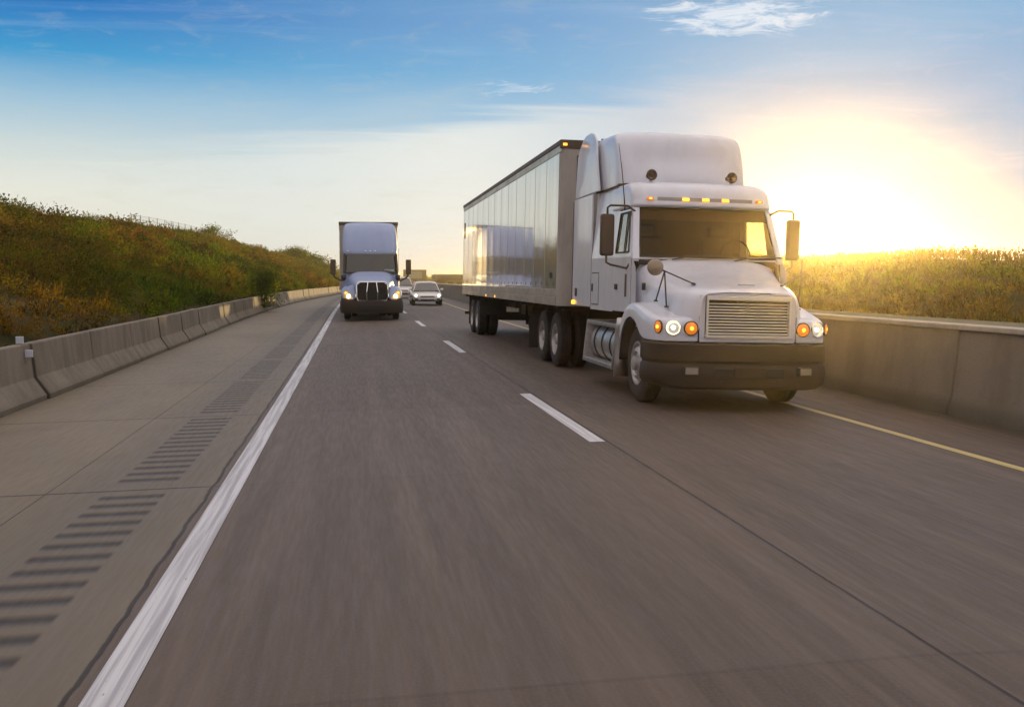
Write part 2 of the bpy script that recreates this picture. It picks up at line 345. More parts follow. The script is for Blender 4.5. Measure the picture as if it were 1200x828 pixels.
def line_mat(name, base, worn):
    m, t, p, o = newmat(name)
    uv = N(t, 'ShaderNodeUVMap', uv_map='road'); mpn = N(t, 'ShaderNodeMapping'); mpn.inputs['Scale'].default_value = (26, .5, 1); t.links.new(uv.outputs[0], mpn.inputs[0])
    nz = N(t, 'ShaderNodeTexNoise', i_Scale=1., i_Detail=6., i_Roughness=.6); t.links.new(mpn.outputs[0], nz.inputs['Vector'])
    mp2_ = N(t, 'ShaderNodeMapping'); mp2_.inputs['Scale'].default_value = (30, 9, 1); t.links.new(uv.outputs[0], mp2_.inputs[0])
    nw = N(t, 'ShaderNodeTexNoise', i_Scale=1., i_Detail=8., i_Roughness=.7); t.links.new(mp2_.outputs[0], nw.inputs['Vector'])
    c = MIX(t, MAPR(t, nz.outputs[0], .38, .62), base, worn)
    c = MIX(t, MAPR(t, nw.outputs[0], .62, .72), c, (.12, .105, .095))
    t.links.new(c, p.inputs['Base Color']); p.inputs['Roughness'].default_value = .55
    return m
lats = [-5.6, -4.4, -2.5, -1.15, 0, 1.2, 2.4, 3.5, 4.7, 6., 7.0, 8.0]
RM = road_mat()
strip('highway', lats, RM)
WL = line_mat('white_road_paint', (.60, .60, .62), (.36, .35, .37)); YL = line_mat('yellow_road_paint', (.58, .45, .16), (.40, .30, .12))
strip('white_edge_line', [-1.09, -1.0, -.91], WL, .004)
strip('yellow_edge_line', [5.80, 5.86, 5.92], YL, .004)
for k in range(14):
    s0 = 9.9+12.75*(k-1)
    strip('lane_marking', [2.31, 2.47], line_mat('white_dash_paint', (.66, .66, .68), (.48, .47, .48)) if k == 0 else bpy.data.materials['white_dash_paint'], .004, s_list=[s0+i*.55 for i in range(9)])

# ------------------------------------------------------------------ ground and hillsides
def ground_mat(name, a, b, scale=.8):
    m, t, p, o = newmat(name)
    tcn = N(t, 'ShaderNodeTexCoord'); nz = N(t, 'ShaderNodeTexNoise', i_Scale=scale, i_Detail=9., i_Roughness=.7); t.links.new(tcn.outputs['Object'], nz.inputs['Vector'])
    t.links.new(MIX(t, MAPR(t, nz.outputs[0], .35, .65), a, b), p.inputs['Base Color']); p.inputs['Roughness'].default_value = .95; p.inputs['Specular IOR Level'].default_value = .1
    bp = N(t, 'ShaderNodeBump', i_Strength=.8, i_Distance=.15); t.links.new(nz.outputs[0], bp.inputs['Height']); t.links.new(bp.outputs[0], p.inputs['Normal'])
    return m
GM = ground_mat('field_grass', (.05, .055, .018), (.085, .07, .03)); HM = ground_mat('hillside_soil', (.030, .034, .010), (.075, .048, .018), 1.2)
g = MB(); g.add([(-1200, -400, -.7), (1200, -400, -.7), (1200, 1600, -.7), (-1200, 1600, -.7)], [(0, 1, 2, 3)]); g.build('ground', GM)['kind'] = 'structure'

def sst(a, b, x):
    t = min(1, max(0, (x-a)/(b-a))); return t*t*(3-2*t)
def lb(s):        # lateral of the foot of the roadside barrier; the shoulder narrows far off
    return -4.45 - .27*sst(10, 45, s) + 1.8*sst(50, 110, s)
def crest_h(s):
    h = 4.20 + .65*sst(45, 95, s) - .8*sst(100, 150, s) - 3.6*sst(140, 205, s)
    return h
def crest_l(s): return -14.2 + 2.0*sst(100, 190, s)
def hill_z(l, s):
    a = lb(s)-.45; t = (a-l)/(a-crest_l(s)); 
    if t <= 0: return .05
    if t < 1: return .35+(crest_h(s)-.35)*(t**.9*.93+.07*sst(0, 1, t)) + .12*sin(s*.31+l*.7)*sin(l*.9)*min(1, t*3)
    return crest_h(s)+.12*sin(s*.31+l*.7)*sin(l*.9) - .03*(crest_l(s)-l)
ls = [-.45, -.6, -1.5, -2.5, -3.6, -4.8, -6, -7.2, -8.4, -9.5, -12, -18, -30, -60]
sl_ = [-14+i*2 for i in range(120)]
vs = []; 
for s in sl_:
    for d in ls:
        l = lb(s)+d; vs.append(P(l, s, hill_z(l, s)))
n = len(ls); fs = [(i*n+j, (i+1)*n+j, (i+1)*n+j+1, i*n+j+1) for i in range(len(sl_)-1) for j in range(n-1)]
h = MB(); h.add(vs, fs); h.build('hillside', HM, smooth=True)['kind'] = 'structure'

# right-hand bank beyond the other carriageway
RB = 21.0
def rcrest(s):
    return -.55*math.exp(-((s-64)/7.)**2) + 1.55+.020*min(s, 75) + .25*sin(s*.13) + .12*sin(s*.41+1) - 3.2*sst(92, 128, s)
def rhill_z(l, s):
    t = (l-RB)/9.0
    if t <= 0: return -.25
    if t < 1: return -.25+(rcrest(s)+.25)*sst(-.15, 1, t)
    return rcrest(s)-.02*(l-RB-9)
rl = [9.4, 14, 20.5, RB, 22, 23.5, 25, 26.5, 28, 30, 34, 44, 70]
vs = [P(l, s, rhill_z(l, s)) for s in sl_ for l in rl]; n = len(rl)
fs = [(i*n+j, i*n+j+1, (i+1)*n+j+1, (i+1)*n+j) for i in range(len(sl_)-1) for j in range(n-1)]
h = MB(); h.add(vs, fs); h.build('far_bank', HM, smooth=True)['kind'] = 'structure'
strip('opposite_road', [9.35, 13, 20.3], ground_mat('far_concrete', (.11, .10, .09), (.14, .125, .11)), .0, zf=lambda l, s: -.12, s_list=SS)

# ------------------------------------------------------------------ foliage
def leaf_mat():
    m, t, p, o = newmat('leaves'); t.nodes.remove(p)
    at = N(t, 'ShaderNodeAttribute', attribute_name='tint')
    rnd = N(t, 'ShaderNodeAttribute', attribute_name='rnd')
    c = RAMP(t, at.outputs['Fac'], [(0, (.055, .115, .010)), (.22, (.150, .220, .012)), (.42, (.200, .190, .018)), (.62, (.215, .135, .020)), (.82, (.200, .108, .024)), (1, (.26, .19, .08))])
    c = MIX(t, MATH(t, 'MULTIPLY', rnd.outputs['Fac'], .85), c, (.020, .020, .008))
    df = N(t, 'ShaderNodeBsdfDiffuse'); tl = N(t, 'ShaderNodeBsdfTranslucent'); mx = N(t, 'ShaderNodeMixShader', i_0=.42)
    t.links.new(c, df.inputs[0]); t.links.new(MIX(t, 1., c, (1.5, 1.25, .7), 'MULTIPLY'), tl.inputs[0])
    t.links.new(df.outputs[0], mx.inputs[1]); t.links.new(tl.outputs[0], mx.inputs[2]); t.links.new(mx.outputs[0], o.inputs[0])
    return m
LM = leaf_mat()
BARK = simple('bark', (.09, .065, .045), .9, dirt=.5, dcol=(.04, .03, .02), bump=.6, scale=12)
def leaves(name, pts, nrm_up, L, Wd, tint, parent=None, mat=None, tone=None):
    """pts (n,3) roots, nrm_up (n,3) growth direction, L, Wd (n,), tint (n,)"""
    n = len(pts); d = nrm_up/np.linalg.norm(nrm_up, axis=1, keepdims=True)
    r = rng.normal(size=(n, 3)); sdir = np.cross(d, r); sdir /= np.linalg.norm(sdir, axis=1, keepdims=True)+1e-9
    nn = np.cross(sdir, d); bend = nn*(L*.18)[:, None]
    a = pts; b = pts+d*(L*.5)[:, None]-sdir*(Wd*.5)[:, None]+bend; c = pts+d*L[:, None]; e = pts+d*(L*.5)[:, None]+sdir*(Wd*.5)[:, None]+bend
    V = np.stack([a, b, c, e], 1).reshape(-1, 3).astype(np.float32)
    me = bpy.data.meshes.new(name); me.vertices.add(4*n); me.vertices.foreach_set('co', V.ravel())
    me.loops.add(4*n); me.loops.foreach_set('vertex_index', np.arange(4*n, dtype=np.int32))
    me.polygons.add(n); me.polygons.foreach_set('loop_start', np.arange(0, 4*n, 4, dtype=np.int32)); me.polygons.foreach_set('loop_total', np.full(n, 4, dtype=np.int32))
    me.update(calc_edges=True)
    at = me.attributes.new('tint', 'FLOAT', 'POINT'); at.data.foreach_set('value', np.repeat(np.clip(tint, 0, 1), 4).astype(np.float32))
    at = me.attributes.new('rnd', 'FLOAT', 'POINT'); at.data.foreach_set('value', np.repeat(rng.random(n) if tone is None else tone, 4).astype(np.float32))
    me.materials.append(mat or LM)
    o = bpy.data.objects.new(name, me); COL.objects.link(o)
    if parent: o.parent = parent
    return o
def brush(name, spots):
    """spots: list of (x,y,z, radius, height, tint, nleaves, leafsize, bladeness)"""
    Pp, D, Ls, Ws, T, Q = [], [], [], [], [], []
    for (x, y, z, r, hgt, tn, nl, sz, bl) in spots:
        dk = rng.random()**1.3*.9; Q.append(np.clip(dk+rng.random(int(nl))*.55-.12, 0, 1))
        nb = int(nl*bl); nf = nl-nb
        # blades fan from the root
        if nb:
            th = rng.random(nb)*2*pi; rr = r*np.sqrt(rng.random(nb))*.8
            p = np.stack([x+rr*np.cos(th), y+rr*np.sin(th), z+rng.random(nb)*hgt*.55], 1)
            d = np.stack([np.cos(th)*.45+rng.normal(size=nb)*.25, np.sin(th)*.45+rng.normal(size=nb)*.25, np.full(nb, 1.)], 1)
            Pp.append(p); D.append(d); Ls.append(sz*rng.uniform(2.2, 5., nb)); Ws.append(sz*rng.uniform(.22, .45, nb)); T.append(tn+.10+rng.normal(size=nb)*.09)
        # leaves in a lumpy dome, bunched on twig ends
        if nf:
            k = max(3, nf//9); th = rng.random(k)*2*pi; ph = np.arccos(rng.random(k)); q = r*rng.uniform(.55, 1.08, k)
            cc = np.stack([x+q*np.sin(ph)*np.cos(th), y+q*np.sin(ph)*np.sin(th), z+hgt*(q/r)*np.cos(ph)], 1)
            idx = rng.integers(0, k, nf); p = cc[idx]+rng.normal(size=(nf, 3))*(r*.13)
            d = (p-np.array([x, y, z]))/max(r, .1)+rng.normal(size=(nf, 3))*.7
            Pp.append(p); D.append(d); Ls.append(sz*rng.uniform(.8, 1.7, nf)); Ws.append(sz*rng.uniform(.45, .95, nf)); T.append(tn+rng.normal(size=nf)*.07+rng.normal(size=k)[idx]*.05)
    o = leaves(name, np.concatenate(Pp), np.concatenate(D), np.concatenate(Ls), np.concatenate(Ws), np.concatenate(T), tone=np.concatenate(Q)); o['kind'] = 'stuff'
    return o
def tintfield(l, s):
    v = .42+.26*sin(s*.19+1.0)*sin(l*.55+s*.05)+.18*sin(s*.07+l*.23+2)
    return v
spots = []
s = 4.
while s < 205:
    dist = max(12, s); size = .055*max(1, dist/26)**.9; step = .50*max(1, dist/30)**.72
    foot = lb(s)-1.15; top = crest_l(s)-1.2
    l = foot
    while l > top:
        t = (foot-l)/(foot-top)
        ll = l+rng.normal()*.25; s2 = s+rng.normal()*step*.5
        r = rng.uniform(.30, .60)*(1+.9*(rng.random() < .10))*max(1, dist/70)**.4
        hgt = r*rng.uniform(.6, 1.15)
        if ll > foot-.45: r = min(r, .38); hgt *= .8
        tn = tintfield(ll, s2)+.16*t-.14+rng.normal()*.12
        if s2 < 28 and t > .45: tn -= .30*(1-sst(16, 28, s2))
        p = P(ll, s2, hill_z(ll, s2)-.05)
        spots.append((*p, r, hgt, tn, int(rng.uniform(75, 120)), size, rng.choice([.05, .25, .6])))
        l -= step*rng.uniform(.8, 1.2)*1.15
    s += step*.95
for k in range(330):
    s = 10+185*rng.random()**1.1; t = rng.random()**.8; ll = lb(s)-2.3+(crest_l(s)-1.0-lb(s)+2.3)*t; p = P(ll, s, hill_z(ll, s)-.2)
    r = rng.uniform(.65, 1.25); green = rng.random() < .55
    spots.append((*p, r, r*rng.uniform(.7, 1.05), (rng.uniform(.05, .3) if green else rng.uniform(.45, .8)), int(420*r*r+200), .065*max(1, s/30)**.85, .08))
s = 14.
while s < 190:
    for k in range(3):
        ll = crest_l(s)+rng.uniform(-.8, 1.6); s2 = s+rng.normal()*.4; p = P(ll, s2, hill_z(ll, s2)-.05); big = rng.random()
        spots.append((*p, rng.uniform(.25, .55), rng.uniform(.35, .7)+.5*(big > .86), .52+.2*sin(s*.23)+rng.normal()*.1, 60, .075*max(1, s/45)**.8, .8))
    s += .55*max(1, s/60)
brush('hillside_brush', spots)
print('left brush', len(spots))
# right bank
spots = []
s = 4.
while s < 135:
    step = .95; l = RB+.2
    while l < RB+11:
        ll = l+rng.normal()*.4; s2 = s+rng.normal()*.5; r = rng.uniform(.5, 1.0); hgt = r*rng.uniform(.6, 1.0)
        p = P(ll, s2, rhill_z(ll, s2)-.05)
        tn = .42+.20*sin(s2*.15+ll*.4)+rng.normal()*.07+(.12 if ll > RB+7 else 0)
        spots.append((*p, r, hgt, tn, int(rng.uniform(55, 85)), .12, rng.choice([.2, .5, .7])))
        l += step*rng.uniform(.8, 1.25)
    s += step
brush('bank_brush', spots)
print('right brush', len(spots))

def shrub(label, loc, hgt, rad, tint, nleaf, lsz, group, name='shrub', cat='shrub', bare=False, lean=0.):
    t = thing(name, label, cat, loc, group=group)
    w = MB(); tips = []
    nst = 3 if not bare else 5
    for k in range(nst):
        a = rng.random()*2*pi; q = rad*rng.uniform(.2, .7); h1 = hgt*rng.uniform(.65, 1.)
        pts = [(0, 0, -.3), (q*.3*cos(a), q*.3*sin(a), h1*.4), (q*cos(a)+lean*.6, q*sin(a), h1)]
        w.tube(pts, [.035*hgt/2+.01, .02*hgt/2+.006, .006], 5)
        for j in range(5):
            f = rng.uniform(.35, .95); base = Vector(pts[1]).lerp(Vector(pts[2]), f); b2 = rng.random()*2*pi
            tip = base+Vector((cos(b2)*rad*.5, sin(b2)*rad*.5, hgt*rng.uniform(.05, .3))); w.tube([tuple(base), tuple(tip)], [.012, .004], 4); tips.append(tip)
        tips.append(Vector(pts[2]))
    w.build('stem' if name != 'small_tree' else 'trunk', BARK, t, smooth=True)
    tips = np.array([tuple(v) for v in tips]); idx = rng.integers(0, len(tips), nleaf)
    p = tips[idx]+rng.normal(size=(nleaf, 3))*np.array([rad*.28, rad*.28, hgt*.12])
    lowm = rng.random(nleaf) < .5; p[lowm, 2] *= rng.uniform(.05, .9, lowm.sum()); p[lowm, :2] *= 1.15; p[:, 2] = np.abs(p[:, 2])
    d = rng.normal(size=(nleaf, 3))+np.array([0, 0, .6])
    leaves('crown' if name == 'small_tree' else 'foliage', p, d, lsz*rng.uniform(.8, 1.8, nleaf), lsz*rng.uniform(.4, .8, nleaf), tint-.1+rng.normal(size=nleaf)*.08, parent=t)
    return t
def crest_pt(s, off=.3): l = crest_l(s)+off; return P(l, s, hill_z(l, s))
F_ = 1200.
GS = 'shrubs along the hill crest'
for i, (s, hg, rd, tn, lab, bare) in enumerate([
    (33.3, .75, .6, .66, 'rusty weed clump at the left end of the hill crest', False),
    (36.4, .6, .5, .70, 'low russet weeds on the crest right of the leftmost clump', False),
    (41.5, .6, .45, .45, 'thin olive weeds on the crest before the wire fence starts', True),
    (47.5, .65, .5, .40, 'small twiggy bush on the crest beside the first fence posts', True),
    (56., .7, .6, .30, 'green bush on the crest in front of the wire fence', False),
    (66., .75, .6, .38, 'round olive bush at the middle of the wire fence', False),
    (96., 1.3, .8, .28, 'upright dark green bush at the far end of the wire fence', False),
    (101., 1.6, .9, .33, 'tallest spiky green bush on the hill crest', False),
    (107., 1.7, .9, .50, 'nearly bare twiggy bush right of the tall spiky one', True),
    (128., 1.2, 1., .30, 'spindly green bush standing alone down the crest', False)]):
    p = crest_pt(s); shrub(lab, (p[0], p[1], p[2]-.05), hg, rd, tn, 260 if bare else 900, .05*max(1, s/40), GS, bare=bare)
GT = 'small trees at the far end of the hill'
for s, off, hg, rd, tn, lab in [(148, 1.5, 2.3, 2.4, .34, 'leafy yellow green tree first of the group where the hill drops'),
                           (158, 2.5, 2.5, 2.6, .26, 'rounded green tree in the middle of the group where the hill drops'),
                           (168, 3., 2.3, 2.4, .40, 'olive tree last of the group beside the blue truck')]:
    p = crest_pt(s, off); shrub(lab, (p[0], p[1], p[2]-.1), hg, rd, tn, 5200, .20, GT, 'small_tree', 'tree')
# dark bush leaning over the roadside barrier where the sunlit part begins
p = P(lb(56)-.35, 56, .1)
p = P(lb(56)-.12, 56, .0)
shrub('dark bush hanging over the roadside barrier at the bend', p, 1.9, .75, .05, 4200, .08, 'overhanging bushes')

# wire fence on the crest
ft = thing('wire_fence', 'thin wire fence with slim posts along the hill crest', 'fence', (0, 0, 0))
FM = simple('galvanised_wire', (.22, .20, .17), .6, metal=.4)
fp = []
for k in range(15):
    s = 68+k*2.7; l = crest_l(s)+.2; p = P(l, s, hill_z(l, s)); fp.append(p)
    b = MB(); b.tube([(p[0], p[1], p[2]-.2), (p[0], p[1], p[2]+1.22)], .026, 6); b.build('post', FM, ft, smooth=True)
b = MB()
for hz in (.6, .9, 1.17):
    b.tube([(q[0], q[1], q[2]+hz) for q in fp], .009, 4)
for i in range(len(fp)-1):
    for k in range(1, 9):
        f = k/9; q = Vector(fp[i]).lerp(Vector(fp[i+1]), f); b.tube([(q.x, q.y, q.z+.5), (q.x, q.y, q.z+1.17)], .003, 3)
b.build('wire_mesh', FM, ft)

# ------------------------------------------------------------------ concrete barriers
def conc_mat(name, a, b_, stain):
    m, t, p, o = newmat(name)
    tcn = N(t, 'ShaderNodeTexCoord'); mpn = N(t, 'ShaderNodeMapping'); mpn.inputs['Scale'].default_value = (1.0, .9, .35); t.links.new(tcn.outputs['Object'], mpn.inputs[0])
    oi = N(t, 'ShaderNodeObjectInfo'); ov = N(t, 'ShaderNodeVectorMath', operation='ADD'); t.links.new(mpn.outputs[0], ov.inputs[0])
    sc_ = N(t, 'ShaderNodeVectorMath', operation='SCALE'); t.links.new(oi.outputs['Location'], sc_.inputs[0]); sc_.inputs['Scale'].default_value = .77; t.links.new(sc_.outputs[0], ov.inputs[1])
    nz = N(t, 'ShaderNodeTexNoise', i_Scale=2.2, i_Detail=8., i_Roughness=.62); t.links.new(ov.outputs[0], nz.inputs['Vector'])
    n2_ = N(t, 'ShaderNodeTexNoise', i_Scale=35., i_Detail=4.); t.links.new(tcn.outputs['Object'], n2_.inputs['Vector'])
    sp = N(t, 'ShaderNodeSeparateXYZ'); t.links.new(tcn.outputs['Object'], sp.inputs[0])
    c = MIX(t, MAPR(t, nz.outputs[0], .35, .68), a, b_)
    c = MIX(t, MATH(t, 'MULTIPLY', MAPR(t, n2_.outputs[0], .5, .75), .35), c, stain)
    tn = MATH(t, 'MULTIPLY', oi.outputs['Random'], .18); c = MIX(t, tn, c, stain)
    low = MATH(t, 'MULTIPLY', MAPR(t, MATH(t, 'ADD', sp.outputs[2], MATH(t, 'MULTIPLY', nz.outputs[0], .18)), .08, .26, 1, 0), .45)   # splash dirt at the foot
    c = MIX(t, low, c, (.055, .055, .028))
    if name == 'weathered_concrete':
        e1 = MATH(t, 'ABSOLUTE', MATH(t, 'SUBTRACT', sp.outputs[1], 3.5/2)); c = MIX(t, MATH(t, 'MULTIPLY', MAPR(t, MATH(t, 'ADD', e1, MATH(t, 'MULTIPLY', nz.outputs[0], .10)), 1.70, 1.80), .7), c, (.045, .038, .030))
    t.links.new(c, p.inputs['Base Color']); p.inputs['Roughness'].default_value = .85; p.inputs['Specular IOR Level'].default_value = .25
    bp = N(t, 'ShaderNodeBump', i_Strength=.4, i_Distance=.01); t.links.new(n2_.outputs[0], bp.inputs['Height']); t.links.new(bp.outputs[0], p.inputs['Normal'])
    return m
BM = conc_mat('weathered_concrete', (.26, .222, .175), (.175, .148, .116), (.10, .082, .065))
SEG = 3.5
prof = [(0, 0), (0, .075), (-.175, .33), (-.225, .81), (-.235, .825), (-.375, .825), (-.385, .81), (-.43, .33), (-.60, .075), (-.60, 0)]
def barrier_mesh():
    b = MB(); ys = [.022, .06, .9, 1.75, 2.6, SEG-.06, SEG-.022]
    def ring(y, ins): return [(x*(1-ins*.03)-(.6*ins*.015), y, z*(1-ins*.012)) for x, z in prof]
    b.loft([ring(y, 1 if i in (0, len(ys)-1) else 0) for i, y in enumerate(ys)], cap=True)
    return b
first = None
NS = 53
ORD = 'first second third fourth fifth sixth seventh eighth ninth tenth eleventh twelfth thirteenth fourteenth'.split()
KR = 3; KS = 16
for k in range(1, NS):
    s0 = 1.9+k*SEG; s1 = s0+SEG
    p0 = P(lb(s0), s0, surf(lb(s0))); p1 = P(lb(s1), s1, surf(lb(s1)))
    if first is None: o = first = barrier_mesh().build('concrete_barrier', BM, smooth=False, auto=25)
    else: o = first.copy(); COL.objects.link(o)
    o.location = p0; o.rotation_euler = (math.atan2(p1[2]-p0[2], SEG)+rng.normal()*.0015, rng.normal()*.006, -math.atan2(p1[0]-p0[0], SEG)+rng.normal()*.002)
    o.location.x += rng.normal()*.012
    if s1 < 12.5: lab = '%s concrete barrier block towards the camera from the one with the reflectors' % ORD[KR-k-1]
    elif k == KR: lab = 'concrete barrier block carrying the two white reflectors'
    elif s0 <= 55: lab = '%s shaded concrete barrier block beyond the one with the reflectors' % ORD[k-KR-1]
    elif k-KS < 8: lab = '%s sunlit concrete barrier block beyond the overhanging bush' % ORD[k-KS]
    else: lab = 'tiny sunlit concrete barrier block in the far run, %s third of that run' % ('nearest' if k < 33 else 'middle' if k < 42 else 'farthest')
    tag(o, lab, 'barrier', 'concrete barrier blocks along the shoulder')
# small reflectors
refM = simple('white_reflector', (.50, .53, .60), .3, coat=.4)
def on_barrier(px_s, z, lat_off, name, lab):
    t = thing(name, lab, 'reflector', P(lb(px_s)+lat_off, px_s, surf(lb(px_s))+z), group='reflectors on the shoulder barrier')
    b = MB(); b.box(-.055, .055, -.012, .012, .0, .11); b.build('reflector_plate', refM, t, bevel=.008)
    b = MB(); b.box(-.02, .02, .013, .035, -.03, .08); b.build('bracket', M['steel'], t)
on_barrier(15.65, .828, -.30, 'reflector', 'white reflector standing on top of the nearest concrete barrier')
on_barrier(15.55, .64, -.15, 'reflector', 'white reflector fixed to the face of the nearest concrete barrier')

# median barrier: tall concrete wall with a wide capped top
MM = conc_mat('median_concrete', (.20, .175, .150), (.150, .130, .110), (.10, .085, .07))
mr = thing('median_wall', 'tall concrete median wall with a pale capped edge right of the white truck', 'wall', (0, 0, 0))
mprof = [(7.46, -.02), (7.47, .10), (7.52, .26), (7.62, 1.08), (9.02, 1.08), (9.10, .38), (9.35, -.3)]
sm = [-6+i*6.0 for i in range(54)]
b = MB()
for i in range(len(sm)-1):
    a0, a1 = sm[i]+.012, sm[i+1]-.012
    q = [a0, a0+.02, (a0+a1)/2, a1-.02, a1]
    b.loft([[P(x+(.012 if j in (0, 4) else 0), y, surf(min(x, 7.5))*1+z-(.008 if j in (0, 4) else 0)) for x, z in mprof] for j, y in enumerate(q)], cap=True)
b.build('wall_body', MM, mr, auto=25)
CM = simple('pale_concrete_cap', (.40, .36, .30), .6, dirt=.4, dcol=(.25, .21, .17), scale=4)
b = MB()
for i in range(len(sm)-1):
    a0, a1 = sm[i]+.006, sm[i+1]-.006
    for y0, y1 in ((a0, a1),):
        b.loft([[P(x, y, surf(7.5)+z) for x, z in ((7.58, 1.084), (7.58, 1.150), (7.90, 1.150), (7.90, 1.084))] for y in (y0, (y0+y1)/2, y1)], closed=True, cap=True)
b.build('capping', CM, mr, bevel=.012)
b = MB()
for i in range(len(sm)-1):
    b.loft([[P(x, y, surf(7.5)+z) for x, z in ((7.902, 1.086), (7.902, 1.10), (9.0, 1.13), (9.0, 1.086))] for y in (sm[i], sm[i+1])], closed=True)
b.build('gravel_fill', simple('gravel_fill', (.13, .12, .07), .95, dirt=.8, dcol=(.20, .17, .10), scale=8, bump=1.), mr)

# ------------------------------------------------------------------ wheels
def wheel(parent, x, y, r=.515, w=.27, side=-1, dual=False, front=False, mat_rim=None, n=48):
    """axis along x, outer face towards side"""
    e = bpy.data.objects.new('wheel', None); COL.objects.link(e); e.parent = parent; e.location = (x, y, r)
    def tyre(off):
        b = MB(); h = w/2
        pf = [(-h+.035, r*.56), (-h+.01, r*.60), (-h, r*.78), (-h+.02, r*.93), (-h+.045, r*.985)]
        g = [(-.075, 0), (-.025, 0), (.025, 0), (.075, 0)]
        for gx, _ in g: pf += [(gx-.012, r), (gx-.007, r-.016), (gx+.007, r-.016), (gx+.012, r)]
        pf += [(h-.045, r*.985), (h-.02, r*.93), (h, r*.78), (h-.01, r*.60), (h-.035, r*.56)]
        b.lathe([(a+off, q) for a, q in pf], 'x', n=n, sgn=side); return b
    b = tyre(0)
    if dual:
        b2 = tyre(-.34); b.add(b2.v, b2.f)
    b.build('tyre', M['rubber'], e, smooth=False, auto=35)
    b = MB(); h = w/2; q = r*.56
    if dual: pf = [(h-.03, q+.012), (h-.012, q+.006), (h-.012, q-.012), (h-.05, q-.03), (-.05, q-.045), (-.10, q*.72), (-.10, q*.60), (-.03, q*.42), (.02, q*.38), (.09, q*.36), (.105, q*.30), (.105, 0.001)]
    else: pf = [(h-.03, q+.012), (h-.012, q+.006), (h-.012, q-.012), (h-.05, q-.03), (h-.06, q*.86), (.13, q*.70), (.14, q*.58), (.10, q*.50), (.11, q*.36), (.17, q*.33), (.18, q*.26), (.18, .001)]
    b.lathe(pf, 'x', n=n, sgn=side)
    rx = -.055 if dual else .145
    for k in range(10):
        t = 2*pi*k/10; c = (side*rx if dual else side*.142, q*.50*cos(t), q*.50*sin(t)) 
        b.lathe([(0, .001), (.03, .012), (.03, .0), ], 'x', c=(side*(-.02 if dual else .10), q*.47*cos(t), q*.47*sin(t)), n=8, sgn=side)
    b.mi = 1
    for k in range(10):
        t = 2*pi*(k+.5)/10; rr = q*.66 if dual else q*.77
        b.lathe([(0, .001), (0, .024), (-.01, .024)], 'x', c=(side*(-.088 if dual else h-.062+.018), rr*cos(t), rr*sin(t)), n=10, sgn=side)
    b.build('rim', [mat_rim or M['rim'], M['vent']], e, auto=40)
    return e

